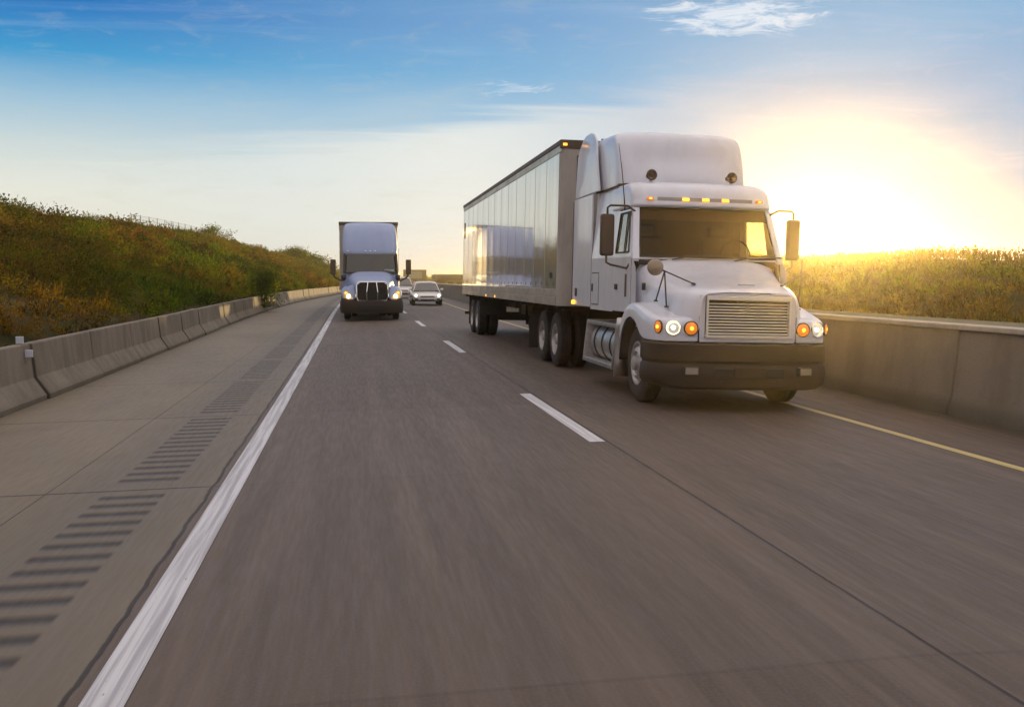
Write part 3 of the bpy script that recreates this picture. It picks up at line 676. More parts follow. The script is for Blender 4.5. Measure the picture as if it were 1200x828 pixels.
# ------------------------------------------------------------------ box trailer (shared by both trucks)
def trailer(root, y0, L=16.2, hw=1.27, z0=1.17, z1=4.10, wheels=(12.5, 13.8), plain=False):
    tr = bpy.data.objects.new('trailer', None); COL.objects.link(tr); tr.parent = root; tr.location = (0, y0, 0)
    b = MB()
    for sx in (-1, 1):
        b.loft([[(sx*hw, y, z) for z in (z0+.30, z1-.20)] for y in (.14, L-.02)])
    b.add([(-hw, L, z0), (hw, L, z0), (hw, L, z1), (-hw, L, z1)], [(0, 1, 2, 3)])
    b.add([(-hw, .02, z1-.03), (hw, .02, z1-.03), (hw, L, z1-.03), (-hw, L, z1-.03)], [(0, 1, 2, 3)])
    b.add([(-hw, .02, z0+.05), (hw, .02, z0+.05), (hw, L, z0+.05), (-hw, L, z0+.05)], [(0, 1, 2, 3)])
    b.build('trailer_body', M['skin'], tr)
    b = MB()                                        # front wall with rounded corner posts
    pl = [(-hw-.004, .16), (-hw-.004, .09), (-hw+.02, .03), (-hw+.08, 0), (0, -.01), (hw-.08, 0), (hw-.02, .03), (hw+.004, .09), (hw+.004, .16)]
    b.loft([[(x, y, z) for x, y in pl] for z in (z0, z1-.14)])
    b.build('front_wall', M['trailerfront'], tr, auto=50)
    b = MB()                                        # bottom rail and its upper band
    for sx in (-1, 1):
        a, c = sorted((sx*(hw-.02), sx*(hw+.018))); b.box(a, c, .17, L, z0, z0+.16)
        a, c = sorted((sx*(hw-.02), sx*(hw+.009))); b.box(a, c, .165, L, z0+.165, z0+.30)
    b.build('bottom_rail', M['rail'], tr, bevel=.006)
    b = MB(); b.mi = 0
    for sx in (-1, 1):
        a, c = sorted((sx*(hw-.02), sx*(hw+.012))); b.box(a, c, .02, L, z1-.20, z1-.075)
    b.mi = 1
    for sx in (-1, 1):
        a, c = sorted((sx*(hw-.03), sx*(hw+.026))); b.box(a, c, 0, L+.01, z1-.07, z1+.01)
    b.box(-hw-.02, hw+.02, -.02, .06, z1-.135, z1+.015)
    b.box(-hw, hw, L-.02, L+.03, z1-.10, z1+.012)
    b.build('top_rail', [M['rail'], M['brown']], tr, bevel=.006)
    if not plain:
        for sx in (-1, 1):
            b = MB(); k = 1
            while .14+k*1.22 < L:
                y = .14+k*1.22; a, c = sorted((sx*(hw-.01), sx*(hw+.003))); b.box(a, c, y-.012, y+.012, z0+.30, z1-.20); k += 1
            for k in range(13):                     # logistic slots near the floor
                y = .45+k*.61; a, c = sorted((sx*(hw-.01), sx*(hw+.004)))
                b.mi = 1; b.box(a, c, y-.022, y+.022, z0+.36, z0+.42); b.mi = 0
            a, c = sorted((sx*(hw-.01), sx*(hw+.02))); b.mi = 1; b.box(a, c, .62, .74, z0+.50, z0+.60); b.box(a, c, L-.5, L-.42, z1-1.1, z1-.6); b.mi = 0
            b.build('panel_seam', [M['seamstrip'], M['chassis']], tr)
        b = MB()
        for x in (-hw+.06, hw-.06, -.15, 0, .15): b.box(x-.035, x+.035, -.045, -.015, z1-.09, z1-.05)
        b.build('marker_lamp', M['amberlit'], tr)
        b = MB(); b.box(-hw-.03, -hw-.02, L*.5-.04, L*.5+.04, z0+.02, z0+.07); b.box(-hw-.03, -hw-.018, 9.9, 9.98, z0+.02, z0+.07); b.build('side_lamp', M['amberlit'], tr)
    b = MB()                                        # cross members, king pin plate, slider rails
    for k in range(int(L/.8)): b.box(-hw+.04, hw-.04, .3+k*.8, .36+k*.8, z0-.07, z0+.02)
    b.box(-.55, -.45, 9.4, L-.1, z0-.28, z0-.07); b.box(.45, .55, 9.4, L-.1, z0-.28, z0-.07); b.box(-.6, .6, .3, 2.6, z0-.12, z0-.07)
    for yw in wheels: b.box(-.8, .8, yw-.07, yw+.07, .45, .60); b.box(-.6, -.4, yw-.45, yw+.45, .6, z0-.25); b.box(.4, .6, yw-.45, yw+.45, .6, z0-.25)
    b.build('underframe', M['chassis'], tr)
    b = MB()                                        # landing gear
    for sx in (-1, 1):
        b.box(sx*.85-.07, sx*.85+.07, 2.85, 3.0, .36, z0); b.box(sx*.85-.13, sx*.85+.13, 2.80, 3.05, .30, .36)
        b.tube([(sx*.85, 2.92, .7), (sx*.35, 2.92, z0)], .03, 6)
    b.tube([(-.85, 2.92, .9), (.85, 2.92, .9)], .025, 6)
    b.build('landing_gear', M['chassis'], tr)
    for sx in (-1, 1):
        b = MB(); b.box(sx*.92-.31, sx*.92+.31, wheels[-1]+.72, wheels[-1]+.735, .25, z0-.05); b.build('mudflap', M['rubber'], tr)
        b = MB(); b.box(sx*.92-.31, sx*.92+.31, wheels[0]-.76, wheels[0]-.745, .62, z0-.05); b.build('mudflap', M['rubber'], tr)
    b = MB(); b.box(-1.18, 1.18, L-.12, L-.02, .50, .60)
    for sx in (-1, 1): b.box(sx*.7-.05, sx*.7+.05, L-.12, L-.02, .6, z0+.02)
    b.build('rear_guard', M['chassis'], tr, bevel=.008)
    for yw in wheels:
        for sx in (-1, 1): wheel(tr, sx*(hw-.17), yw, side=sx, dual=True)
    return tr

# ------------------------------------------------------------------ the big white truck
T1 = thing('semi_truck', 'large white semi truck with silver bar grille and grey bumper, nearest to the camera', 'truck', (4.85, 12.15, rise(14)+surf(4.85)), (.0016, radians(1.25), 0))
# --- hood
def hood_half(sec): return sec
secs = [  # y, [(x,z)...] centre to side
 (.055, [(0, 1.50), (.30, 1.498), (.52, 1.49), (.60, 1.45), (.62, 1.36), (.63, 1.20), (.635, .99)]),
 (.10, [(0, 1.535), (.30, 1.533), (.53, 1.525), (.64, 1.475), (.67, 1.37), (.685, 1.20), (.70, .99)]),
 (.32, [(0, 1.585), (.31, 1.582), (.58, 1.57), (.73, 1.50), (.79, 1.38), (.82, 1.22), (.83, .99)]),
 (.70, [(0, 1.660), (.33, 1.656), (.64, 1.64), (.82, 1.55), (.88, 1.40), (.91, 1.24), (.92, .99)]),
 (1.10, [(0, 1.745), (.35, 1.74), (.70, 1.72), (.89, 1.62), (.945, 1.44), (.965, 1.26), (.97, .99)]),
 (1.45, [(0, 1.895), (.37, 1.89), (.75, 1.865), (.945, 1.75), (.995, 1.50), (1.01, 1.28), (1.01, .99)]),
 (1.72, [(0, 1.985), (.38, 1.98), (.78, 1.955), (.99, 1.87), (1.045, 1.60), (1.05, 1.30), (1.05, .99)]),
]
b = MB(); b.loft([[(-x, y, z) for x, z in reversed(sc[1:])]+[(x, y, z) for x, z in sc] for y, sc in secs])
b.build('hood', M['paint'], T1, smooth=True, sub=2)
b = MB()   # nose face round the grille opening, below the hood lip
G0, G1, GZ0, GZ1 = -.555, .555, .93, 1.455
b.box(-.63, .63, .075, .10, .875, GZ0); b.box(-.63, G0, .075, .10, GZ0, 1.47); b.box(G1, .63, .075, .10, GZ0, 1.47); b.box(G0, G1, .075, .10, GZ1, 1.49)
b.build('grille_surround', M['paint'], T1, bevel=.012)
gr = bpy.data.objects.new('grille', None); COL.objects.link(gr); gr.parent = T1
b = MB()
fw = .028
b.box(G0, G1, .035, .072, GZ0, GZ0+fw); b.box(G0, G1, .03, .072, GZ1-.055, GZ1); b.box(G0, G0+fw, .035, .072, GZ0+fw, GZ1-.055); b.box(G1-fw, G1, .035, .072, GZ0+fw, GZ1-.055)
b.build('grille_frame', M['bright'], gr, bevel=.008)
b = MB(); b.box(G0+.01, G1-.01, .14, .145, GZ0+.01, GZ1-.01); b.build('radiator_screen', M['vent'], gr)
for k in range(11):
    z = GZ0+.045+k*(GZ1-.075-GZ0-.045)/11
    b = MB(); b.loft([[(x, .052, z+.004), (x, .047, z+.011), (x, .054, z+.019), (x, .075, z+.021), (x, .075, z+.007)] for x in (G0+fw+.001, G1-fw-.001)], closed=True, cap=True)
    b.build('grille_bar', M['bright'], gr)
b = MB(); b.box(-.11, .11, -.0, .012, 1.545, 1.562); o = b.build('hood_badge', M['steel'], T1, bevel=.004); o.location.y = .16; o.location.z = .045

for sx in (-1, 1):
    b = MB(); b.box(*sorted((sx*.634, sx*.642)), .062, .09, .88, 1.20); b.build('pod_seam', M['gap'], T1)
    b = MB(); b.box(*sorted((sx*.985, sx*1.03)), 1.28, 1.33, 1.50, 1.60); b.build('hood_latch', M['black'], T1, bevel=.008)
# --- fenders (headlamp pod wraps into wheel arch)
WY, WR = 1.27, .62
def arch(y):
    d = abs(y-WY)
    return .52+sqrt(WR*WR-d*d) if d < WR else 0
fpath = [(.60, .085), (.72, .090), (.84, .105), (.95, .135), (1.045, .19), (1.12, .28), (1.165, .42), (1.185, .60), (1.192, .78), (1.195, .98), (1.197, 1.12), (1.197, 1.27), (1.197, 1.42), (1.195, 1.56), (1.19, 1.72), (1.18, 1.84), (1.165, 1.93)]
def fen(sx):
    rings = []
    for i, (x, y) in enumerate(fpath):
        zt = 1.20+.15*sst(.15, 1.15, y)-.20*sst(1.45, 1.95, y)
        if x < .8 and y < .12: zt = 1.21
        lo = max(.875, arch(y)) if y > .55 else .875
        if y > WY+.45: lo = max(.80, arch(y))
        # inward direction
        a = Vector(fpath[max(0, i-1)]); c = Vector(fpath[min(len(fpath)-1, i+1)]); tdir = (c-a).normalized(); nin = Vector((-tdir.y, tdir.x))
        hgt = zt-lo; pts = []
        for off, f in ((.0, 0), (.0, .30), (.004, .58), (.022, .80), (.075, .95), (.16, 1.02), (.30, 1.10), (.45, 1.13)):
            zz = lo+hgt*f if f <= .8 else lo+hgt*.8+(zt-(lo+hgt*.8))*((f-.8)/.33)**.8
            pts.append((sx*(x+nin.x*off), y+nin.y*off, zz))
        rings.append(pts)
    return rings
for sx in (-1, 1):
    b = MB(); b.loft(fen(sx)); b.build('fender', M['paint'], T1, smooth=True, sub=2, solid=.012)
    b = MB()   # dark wheel-well liner
    arcp = [(WY+(WR-.03)*cos(t), .52+(WR-.03)*sin(t)) for t in [pi*k/14 for k in range(15)]]
    b.loft([[(sx*x, y, z) for y, z in arcp] for x in (.55, 1.175)]); b.build('wheel_liner', M['black'], T1, smooth=True, solid=.01)
# rear mudguard flap behind each front wheel
for sx in (-1, 1):
    b = MB(); pth = [(1.93, 1.10), (1.985, .95), (2.02, .75), (2.04, .50), (2.04, .26)]
    b.loft([[(sx*x, y-(.05 if j == 1 else 0), z) for j, x in enumerate((.93, 1.19, 1.205))] for y, z in pth], ); b.build('mudguard', M['alu'], T1, smooth=True, solid=.015)
# --- headlamps
def round_lamp(parent, x, y, z, r, kind, yaw=0):
    e = bpy.data.objects.new('headlamp' if kind == 'head' else 'turn_signal', None); COL.objects.link(e); e.parent = parent; e.location = (x, y, z); e.rotation_euler = (0, 0, yaw)
    b = MB(); b.lathe([(.05, r*1.02), (-.012, r*1.12), (-.02, r*1.06), (-.012, r*.97), (.03, r*.93)], 'y', n=28); b.build('bezel', M['chrome'] if kind == 'head' else M['black'], e, smooth=True)
    if kind == 'head':
        b = MB(); b.lathe([(-.006, r*.93), (.02, r*.75), (.04, r*.45), (.045, .001)], 'y', n=24); b.build('reflector_bowl', M['headlit'], e, smooth=True)
        b = MB(); b.lathe([(-.012, .001), (-.008, r*.25), (.03, r*.3)], 'y', n=12); b.build('bulb', M['headflare'], e, smooth=True)
        b = MB(); b.lathe([(-.012, r*.97), (-.028, r*.7), (-.036, r*.35), (-.038, .001)], 'y', n=24); b.build('lens', M['lens'], e, smooth=True)
    else:
        b = MB(); b.lathe([(-.010, r*.97), (-.026, r*.7), (-.032, r*.4), (-.034, .001)], 'y', n=24); b.build('lens', M['amber'], e, smooth=True)
        b = MB(); b.lathe([(-.0345, .001), (-.0340, r*.30), (-.030, r*.34)], 'y', n=16); b.build('bulb', M['amberlit'], e, smooth=True)
    return e
for sx in (-1, 1):
    round_lamp(T1, sx*.735, .082, 1.045, .083, 'amber', 0)
    round_lamp(T1, sx*.950, .130, 1.050, .090, 'head', sx*.30)
    e = bpy.data.objects.new('marker_lamp', None); COL.objects.link(e); e.parent = T1; e.location = (sx*1.105, .245, 1.055); e.rotation_euler = (0, 0, sx*.85)
    b = MB(); b.lathe([(.01, .075), (-.014, .075), (-.02, .066)], 'y', n=20); o = b.build('bezel', M['black'], e, smooth=True); o.scale = (.75, 1, 1.1)
    b = MB(); b.lathe([(-.012, .068), (-.03, .045), (-.034, .001)], 'y', n=20); o = b.build('lens', M['amber'], e, smooth=True); o.scale = (.75, 1, 1.1)
    b = MB(); b.lathe([(-.0345, .001), (-.033, .022), (-.03, .026)], 'y', n=12); b.build('bulb', M['amberlit'], e, smooth=True)
# --- bumper
bp_path = [(0, -.03), (.30, -.026), (.55, -.012), (.80, .03), (.98, .10), (1.10, .20), (1.175, .34), (1.205, .50), (1.21, .66)]
def bump_ring(x, y, i):
    k = sst(.9, 1.2, x)
    prof_ = [(-.10, .30), (-.035, .285), (.0, .32), (.012, .45), (.0, .575), (-.022, .60), (-.022, .62), (.004, .645), (.006, .75), (-.004, .845), (-.03, .868), (-.14, .868)]
    a = Vector(bp_path[max(0, i-1)]); c = Vector(bp_path[min(len(bp_path)-1, i+1)]); t = (c-a).normalized(); nn = Vector((t.y, -t.x))
    return [(x+nn.x*o_, y+nn.y*o_, (z+ (.05*k if z < .4 else 0))) for o_, z in prof_]
rr = [bump_ring(x, y, i) for i, (x, y) in enumerate(bp_path)]
b = MB(); b.loft([mirror_x(q) for q in reversed(rr[1:])]+rr); b.build('bumper', M['bumper'], T1, smooth=False, auto=38)
b = MB(); b.box(-.46, .46, -.047, -.02, .44, .56); b.build('bumper_vent', M['vent'], T1, bevel=.01)
b = MB(); b.box(-.20, .20, -.062, -.049, .435, .575); b.build('licence_holder', M['bumper'], T1, bevel=.008)
for sx in (-1, 1):
    e = bpy.data.objects.new('fog_lamp', None); COL.objects.link(e); e.parent = T1; e.location = (sx*.74, .0, .52); e.rotation_euler = (0, 0, sx*.17)
    b = MB(); b.box(-.095, .095, -.03, .03, -.055, .055); b.build('housing', M['black'], e, bevel=.008)
    b = MB(); b.box(-.08, .08, -.042, -.031, -.042, .042); b.build('lens', simple('fog_lens', (.34, .30, .24), .2, metal=.3), e, bevel=.006)
    b = MB(); b.lathe([(-.052, .001), (-.052, .022), (-.03, .022)], 'y', c=(sx*.35, 0, .38), n=12); b.build('tow_hook_hole', M['vent'], T1)

# --- cab shell
def cx(z): return 1.085 if z < 1.98 else 1.085-.075*(z-1.98)/.7
CB = 1.17
WB = (1.62, 1.955); WT = (1.93, 2.655)      # windshield bottom and top (y, z)
def wy(z): return WB[0]+(z-WB[1])*(WT[0]-WB[0])/(WT[1]-WB[1])
def sidepanel(b, sx, pts_quads, off=0):
    for q in pts_quads:
        b.add([(sx*(cx(z)+off), y, z) for y, z in q], [tuple(range(len(q)))])
DF, DR = 1.68, 2.52
b = MB()
for sx in (-1, 1):
    DR = 2.64 if sx < 0 else 3.02
    # front of the door: cowl side and A pillar
    sidepanel(b, sx, [[(1.40, 1.25), (DF, CB), (DF, 1.955), (1.62, 1.955), (1.45, 1.80)]])
    sidepanel(b, sx, [[(1.62, 1.955), (DF+.02, 1.955), (2.0, 2.66), (1.93, 2.655)]])
    # behind the door to the extender
    sidepanel(b, sx, [[(DR, CB), (4.12, CB), (4.12, 1.98), (DR, 1.98)], [(DR, 1.98), (4.12, 1.98), (4.12, 2.66), (DR, 2.66)]])
    # above door
    sidepanel(b, sx, [[(1.93, 2.655), (DR, 2.66), (DR, 2.70), (1.95, 2.70)], [(DR, 2.66), (4.12, 2.66), (4.12, 3.03), (DR, 3.03)]])
    b.add([(sx*.5, 1.62, 1.90), (sx*1.085, 1.62, 1.90), (sx*1.085, 1.62, 1.955), (sx*.5, 1.62, 1.955)], [(0, 1, 2, 3)])
b.add([(-1.085, 4.10, CB), (1.085, 4.10, CB), (1.01, 4.10, 3.03), (-1.01, 4.10, 3.03)], [(0, 1, 2, 3)])
b.add([(-1.08, 1.5, CB+.01), (1.08, 1.5, CB+.01), (1.08, 4.1, CB+.01), (-1.08, 4.1, CB+.01)], [(0, 1, 2, 3)])
b.build('cab_shell', M['paint'], T1)
# A pillars and windshield header as solid frames, set a little proud
b = MB()
for sx in (-1, 1):
    b = MB()
    b.loft([[(sx*(cx(z)+.004), wy(z)-.012+.0, z), (sx*(cx(z)-.085), wy(z)-.035, z), (sx*(cx(z)-.085), wy(z)+.03, z), (sx*(cx(z)+.004), wy(z)+.09, z)] for z in (1.93, 2.15, 2.4, 2.66)], closed=True, cap=True); b.build('windshield_pillar', M['paint'], T1, bevel=.01)
b = MB(); b.box(-1.0, 1.0, 1.60, 1.66, 1.85, 1.93); b.build('cowl', M['black'], T1, bevel=.02)
# windshield: curved sheet
b = MB()
def wpt(u, v):
    z = 1.958+v*(2.655-1.958); return (u*(cx(z)-.08), wy(z)-.05*(1-abs(u)**2.2), z)
b.loft([[wpt(-1+i/8, v) for i in range(17)] for v in (0, .33, .66, 1)]); b.build('windshield', M['glass'], T1, smooth=True)
b = MB()
for v0, v1 in ((0, .035), (.975, 1)):
    b.loft([[tuple(Vector(wpt(-1+i/8, v))+Vector((0, -.004, 0))) for i in range(17)] for v in (v0, v1)])
for sx in (-1, 1): b.loft([[tuple(Vector(wpt(sx*(1-e), v))+Vector((0, -.006, 0))) for e in (0, .03)] for v in (0.035, .33, .66, .975)])
b.build('windshield_seal', M['black'], T1, smooth=True)
for sx in (-.55, .35):
    b = MB(); b.tube([(sx, 1.53, 1.93), (sx+.30, 1.55, 1.985), (sx+.62, 1.60, 2.01)], .009, 6); b.tube([(sx+.18, 1.535, 1.985), (sx+.74, 1.585, 1.99)], .011, 5); b.build('wiper', M['black'], T1)
# doors
DR = 2.64
for sx in (-1, 1):
    if sx > 0: DR = 3.02
    d = MB(); o_ = .012; W0, W1, WZ0, WZ1 = 1.79, (2.52 if sx < 0 else 2.92), 2.03, 2.60; WF, WFT = (1.80, 1.97) if sx < 0 else (2.12, 2.20)
    q = [[(DF, 1.19), (DR, 1.19), (DR, 1.96), (DF, 1.96)],
         [(DF, 1.96), (DR, 1.96), (W1, WZ0), (WF, WZ0)],
         [(DR, 1.96), (DR, 2.64), (W1-.02, WZ1), (W1, WZ0)],
         [(DF, 1.96), (WF, WZ0), (WFT, WZ1), (1.99, 2.64)],
         [(1.99, 2.64), (WFT, WZ1), (W1-.02, WZ1), (DR, 2.64)]]
    sidepanel(d, sx, q, o_); dr = d.build('door', M['paint'], T1, solid=.02)
    g_ = MB(); sidepanel(g_, sx, [[(WF, WZ0), (W1, WZ0), (W1-.02, WZ1), (WFT, WZ1)]], .003); g_.build('door_window', M['sideglass'], dr)
    s_ = MB()
    loop = [(WF, WZ0), (W1, WZ0), (W1-.02, WZ1), (WFT, WZ1), (WF, WZ0)]
    s_.tube([(sx*(cx(z)+.015), y, z) for y, z in loop], .014, 6, cap=False); (sx < 0) and s_.tube([(sx*(cx(z)+.014), y, z) for y, z in ((2.06, WZ0), (2.10, WZ1))], .010, 6)
    s_.build('window_seal', M['black'], dr)
    h_ = MB(); a, c = sorted((sx*1.095, sx*1.125)); h_.box(a, c, 2.37, 2.46, 1.50, 1.58); h_.build('door_handle', M['black'], dr, bevel=.01)
    # dark recessed grab slot and seams
    k_ = MB(); a, c = sorted((sx*1.098, sx*1.101)); k_.box(a, c, 1.86, 1.96, 1.40, 1.72); k_.build('door_vent', M['brown'], dr, bevel=.03)
    for y_, z0_, z1_ in ((DF, CB, 1.95), (DR, CB, 2.65), (4.115, CB, 3.02), (3.05, 2.70, 3.0)):
        e_ = MB(); a, c = sorted((sx*1.07, sx*1.0875)); (z0_ < 1.9) and e_.box(a, c, y_-.008, y_+.008, z0_, min(z1_, 1.98))
        if z1_ > 1.98: e_.add([(sx*(cx(z)+.0035), y, z) for y, z in ((y_-.008, max(z0_, 1.98)), (y_+.008, max(z0_, 1.98)), (y_+.008, z1_), (y_-.008, z1_))], [(0, 1, 2, 3)])
        e_.build('panel_gap', M['gap'], T1)
    # luggage hatch with a latch
    h_ = MB(); a, c = sorted((sx*1.086, sx*1.094)); h_.box(a, c, 3.58, 4.02, 1.26, 1.74); hatch = h_.build('luggage_door', M['paint'], T1, bevel=.006)
    h_ = MB(); h_.box(*sorted((sx*1.0865, sx*1.0875)), 3.565, 4.035, 1.245, 1.755); h_.build('hatch_seam', M['gap'], hatch)
    h_ = MB(); h_.box(*sorted((sx*1.095, sx*1.11)), 3.93, 3.97, 1.46, 1.58); h_.build('latch', M['black'], hatch, bevel=.004)
# --- roof cap with visor and five marker lamps
def plan(w_, yf, r, yr, crown=.04, nseg=5, nf=6):
    """half plan outline from front centre to rear side, as full ring left->right"""
    R = []
    for i in range(nf): x = (w_-r)*i/nf; R.append((x, yf+crown*(x/w_)**2))
    for i in range(nseg+1):
        t = pi/2*i/nseg; R.append((w_-r+r*sin(t), yf+crown+r-r*cos(t)))
    for i in range(1, 4): R.append((w_, yf+crown+r+(yr-yf-crown-r)*i/3))
    return [(-x, y) for x, y in reversed(R[1:])]+R
rows = [(1.02, 1.885, .16, 2.665), (1.035, 1.80, .18, 2.675), (1.035, 1.79, .18, 2.71), (1.03, 1.815, .2, 2.76), (1.03, 1.83, .2, 2.84), (1.02, 1.875, .22, 2.93), (.995, 1.98, .25, 3.005), (.94, 2.15, .28, 3.05), (.80, 2.40, .3, 3.075), (.4, 2.6, .2, 3.08)]
b = MB(); b.loft([[(x, y, z) for x, y in plan(w_, yf, r, 3.0)] for w_, yf, r, z in rows]); b.build('roof_cap', M['paint'], T1, smooth=True, sub=1)
b = MB(); b.loft([[(x, y-.004, z) for x, y in plan(1.034, 1.812, .2, 3.0)[9:-9]] for z in (2.755, 2.805)]); b.build('lamp_recess', simple('visor_strip', (.35, .33, .32), .4), T1, smooth=True)
for x in (-.80, -.29, 0, .29, .80):
    e = MB(); yy = 1.80+.04*(x/1.03)**2; e.box(x-.05, x+.05, yy-.018, yy+.02, 2.76, 2.80); o = e.build('clearance_lamp', M['amberlit'] if abs(x) < .5 else M['amber'], T1, bevel=.008)
    e = MB(); e.box(x-.022, x+.022, yy-.022, yy-.0185, 2.77, 2.79); e.build('bulb', M['amberlit'], o)
# --- roof fairing
rows = [(1.00, 2.70, .24, 3.055), (1.005, 2.70, .24, 3.10), (1.005, 2.72, .24, 3.25), (1.0, 2.77, .24, 3.45), (.995, 2.83, .24, 3.62), (.985, 2.90, .25, 3.76), (.96, 2.98, .26, 3.84), (.91, 3.08, .28, 3.885), (.80, 3.25, .3, 3.905), (.4, 3.5, .2, 3.92)]
def fring(w_, yf, r, z):
    out = []
    for x, y in plan(w_, yf, r, 4.35, crown=.06):
        k = 0
        if z < 3.85 and z > 3.3:   # scooped upper brow
            k = .085*math.exp(-((z-3.50)/.11)**2)*(1-min(1, abs(x)/.9)**6) - .03*math.exp(-((z-3.68)/.08)**2)*(1-min(1, abs(x)/.9)**6)
        out.append((x, y+k, z+ (.04*sst(3.2, 4.4, y) if z > 3.5 else 0)))
    return out
b = MB(); b.loft([fring(*q) for q in rows]); b.build('roof_fairing', M['paint'], T1, smooth=True, sub=1)
b = MB(); b.loft([[(x, y-.006, z) for x, y in plan(.995, 2.69, .24, 4.3, crown=.06)] for z in (3.025, 3.075)]); b.build('fairing_gap', M['brown'], T1, smooth=True)
b = MB(); b.add([(-.99, 4.3, 3.04), (.99, 4.3, 3.04), (.93, 4.3, 3.93), (-.93, 4.3, 3.93)], [(0, 1, 2, 3)]); b.build('fairing_back', M['black'], T1)
# --- side extenders
for sx in (-1, 1):
    b = MB(); a, c = sorted((sx*1.06, sx*1.092)); b.box(a, c, 4.13, 5.50, 1.20, 3.02); b.build('side_extender', M['paint'], T1, bevel=.012)
    b = MB(); pth = [(3.05, 4.02), (3.3, 3.98), (3.6, 3.90), (3.82, 3.80), (3.93, 3.95)]
    ring = []
    outl = [(3.72, 3.035), (5.45, 3.035), (5.45, 3.74), (5.38, 3.90), (5.20, 4.01), (4.95, 4.06), (4.60, 4.06), (4.38, 4.01), (4.16, 3.88), (3.98, 3.6), (3.84, 3.3)]
    def ex(z): return 1.085-.05*sst(3.5, 4.0, z)
    b.loft([[(sx*(ex(z)-i_), y, z) for y, z in outl] for i_ in (0, .035)], closed=True, cap=True); b.build('roof_extender', M['paint'], T1, bevel=.012)
    b = MB()
    a, c = sorted((sx*1.05, sx*1.085)); b.box(a, c, 5.505, 5.60, 1.25, 3.0); b.box(*sorted((sx*1.02, sx*1.06)), 5.455, 5.54, 3.05, 3.8); b.build('extender_rubber', M['rubber'], T1, bevel=.01)
    b = MB(); b.box(*sorted((sx*1.093, sx*1.125)), 5.26, 5.42, 1.22, 1.29); b.build('side_marker', M['amberlit'], T1, bevel=.01)
    b = MB(); b.box(*sorted((sx*1.093, sx*1.11)), 5.12, 5.22, 1.36, 1.50); b.build('side_vent', M['black'], T1, bevel=.01)
# --- roof spot lamps and antenna
for x in (-.62, .60):
    e = bpy.data.objects.new('air_horn', None); COL.objects.link(e); e.parent = T1; e.location = (x, 2.42, 3.17)
    b = MB(); b.lathe([(.16, .001), (.16, .04), (.05, .055), (-.02, .082), (-.03, .078), (-.02, .065), (.02, .035), (.03, .001)], 'y', n=20); b.build('horn_bell', M['brown'], e, smooth=True)
    b = MB(); b.box(-.02, .02, 0, .04, -.11, -.04); b.build('bracket', M['steel'], e)
b = MB(); b.tube([(-1.12, 1.98, 2.62), (-1.13, 2.0, 2.8), (-1.17, 2.02, 3.2), (-1.22, 2.04, 3.55)], [.012, .008, .006, .004], 6); b.build('antenna', M['black'], T1, smooth=True)
# --- mirrors
for sx in (-1, 1):
    e = bpy.data.objects.new('side_mirror', None); COL.objects.link(e); e.parent = T1
    mx_, my = sx*1.41, 2.02
    if sx < 0: mx_ = -1.36
    b = MB(); b.box(mx_-.10, mx_+.10, my-.055, my+.045, 1.97, 2.56); o = b.build('mirror_housing', M['brown'], e, bevel=.035)
    b = MB(); b.box(mx_-.085, mx_+.085, my+.046, my+.05, 2.0, 2.53); b.build('mirror_glass', M['chrome'], e)
    b = MB()
    xi = sx*1.09
    b.tube([(sx*.99, 1.90, 2.60), (xi+sx*.02, 1.87, 2.67), (mx_-sx*.04, my-.02, 2.68), (mx_, my, 2.65), (mx_, my, 2.54)], .016, 7)
    b.tube([(mx_, my, 1.98), (mx_, my, 1.88), (mx_-sx*.05, my-.02, 1.85), (xi+sx*.03, 1.80, 1.80), (xi, 1.78, 1.86)], .016, 7)
    b.build('mirror_arm', M['brown'], e, smooth=True)
    # hood mirror on a tripod
    e = bpy.data.objects.new('hood_mirror', None); COL.objects.link(e); e.parent = T1
    c = (sx*1.06, .62, 1.80)
    b = MB(); b.lathe([(.012, .001), (.01, .09), (0, .107), (-.012, .107), (-.026, .085), (-.036, .04), (-.038, .001)], 'y', c=c, n=24)
    if sx < 0: b.build('mirror_head', simple('mirror_shell', (.34, .27, .20), .35, metal=.5, dirt=.3), e, smooth=True)
    else: c = (.95, .66, 1.95)
    b = MB(); j = (sx*.93, .63, 1.755)
    for q in ((sx*.99, .78, 1.37), (sx*.90, .60, 1.30), (sx*.60, .45, 1.60)):
        b.tube([j, q], .010, 6); b.lathe([(0, .03), (.02, .028), (.03, .001)], 'z', c=(q[0], q[1], q[2]-.012), n=10)
    b.tube([c, j], .012, 6); b.build('mirror_tripod', M['brown'], e, smooth=True)
# --- interior
b = MB(); b.box(-1.03, 1.03, 1.72, 1.98, 1.75, 1.99); b.box(-1.0, 1.0, 1.7, 1.8, 1.25, 1.76); b.build('dashboard', M['dash'], T1, bevel=.03)
for x in (-.55, .55):
    s_ = bpy.data.objects.new('seat', None); COL.objects.link(s_); s_.parent = T1
    b = MB(); b.box(x-.26, x+.26, 2.30, 2.80, 1.55, 1.72); b.box(x-.25, x+.25, 2.78, 2.92, 1.70, 2.30); b.box(x-.14, x+.14, 2.80, 2.90, 2.31, 2.48); b.build('seat_cushion', M['seat'], s_, bevel=.04)
b = MB(); b.lathe([(0, .22), (.012, .235), (.024, .22), (.012, .205), (0, .22)], 'y', c=(.55, 2.02, 2.02), n=24); b.tube([(.55, 2.04, 1.82), (.55, 2.0, 2.05)], .02, 6); b.build('steering_wheel', M['dash'], T1, smooth=True)
b = MB(); b.box(-1.0, 1.0, 3.02, 3.05, 1.2, 2.95); b.box(-.98, .98, 2.1, 3.02, 2.72, 2.75); b.build('cab_lining', M['headliner'], T1)
b = MB(); b.box(-.99, .99, 1.975, 1.99, 2.50, 2.70); b.build('sun_visor', M['brown'], T1)
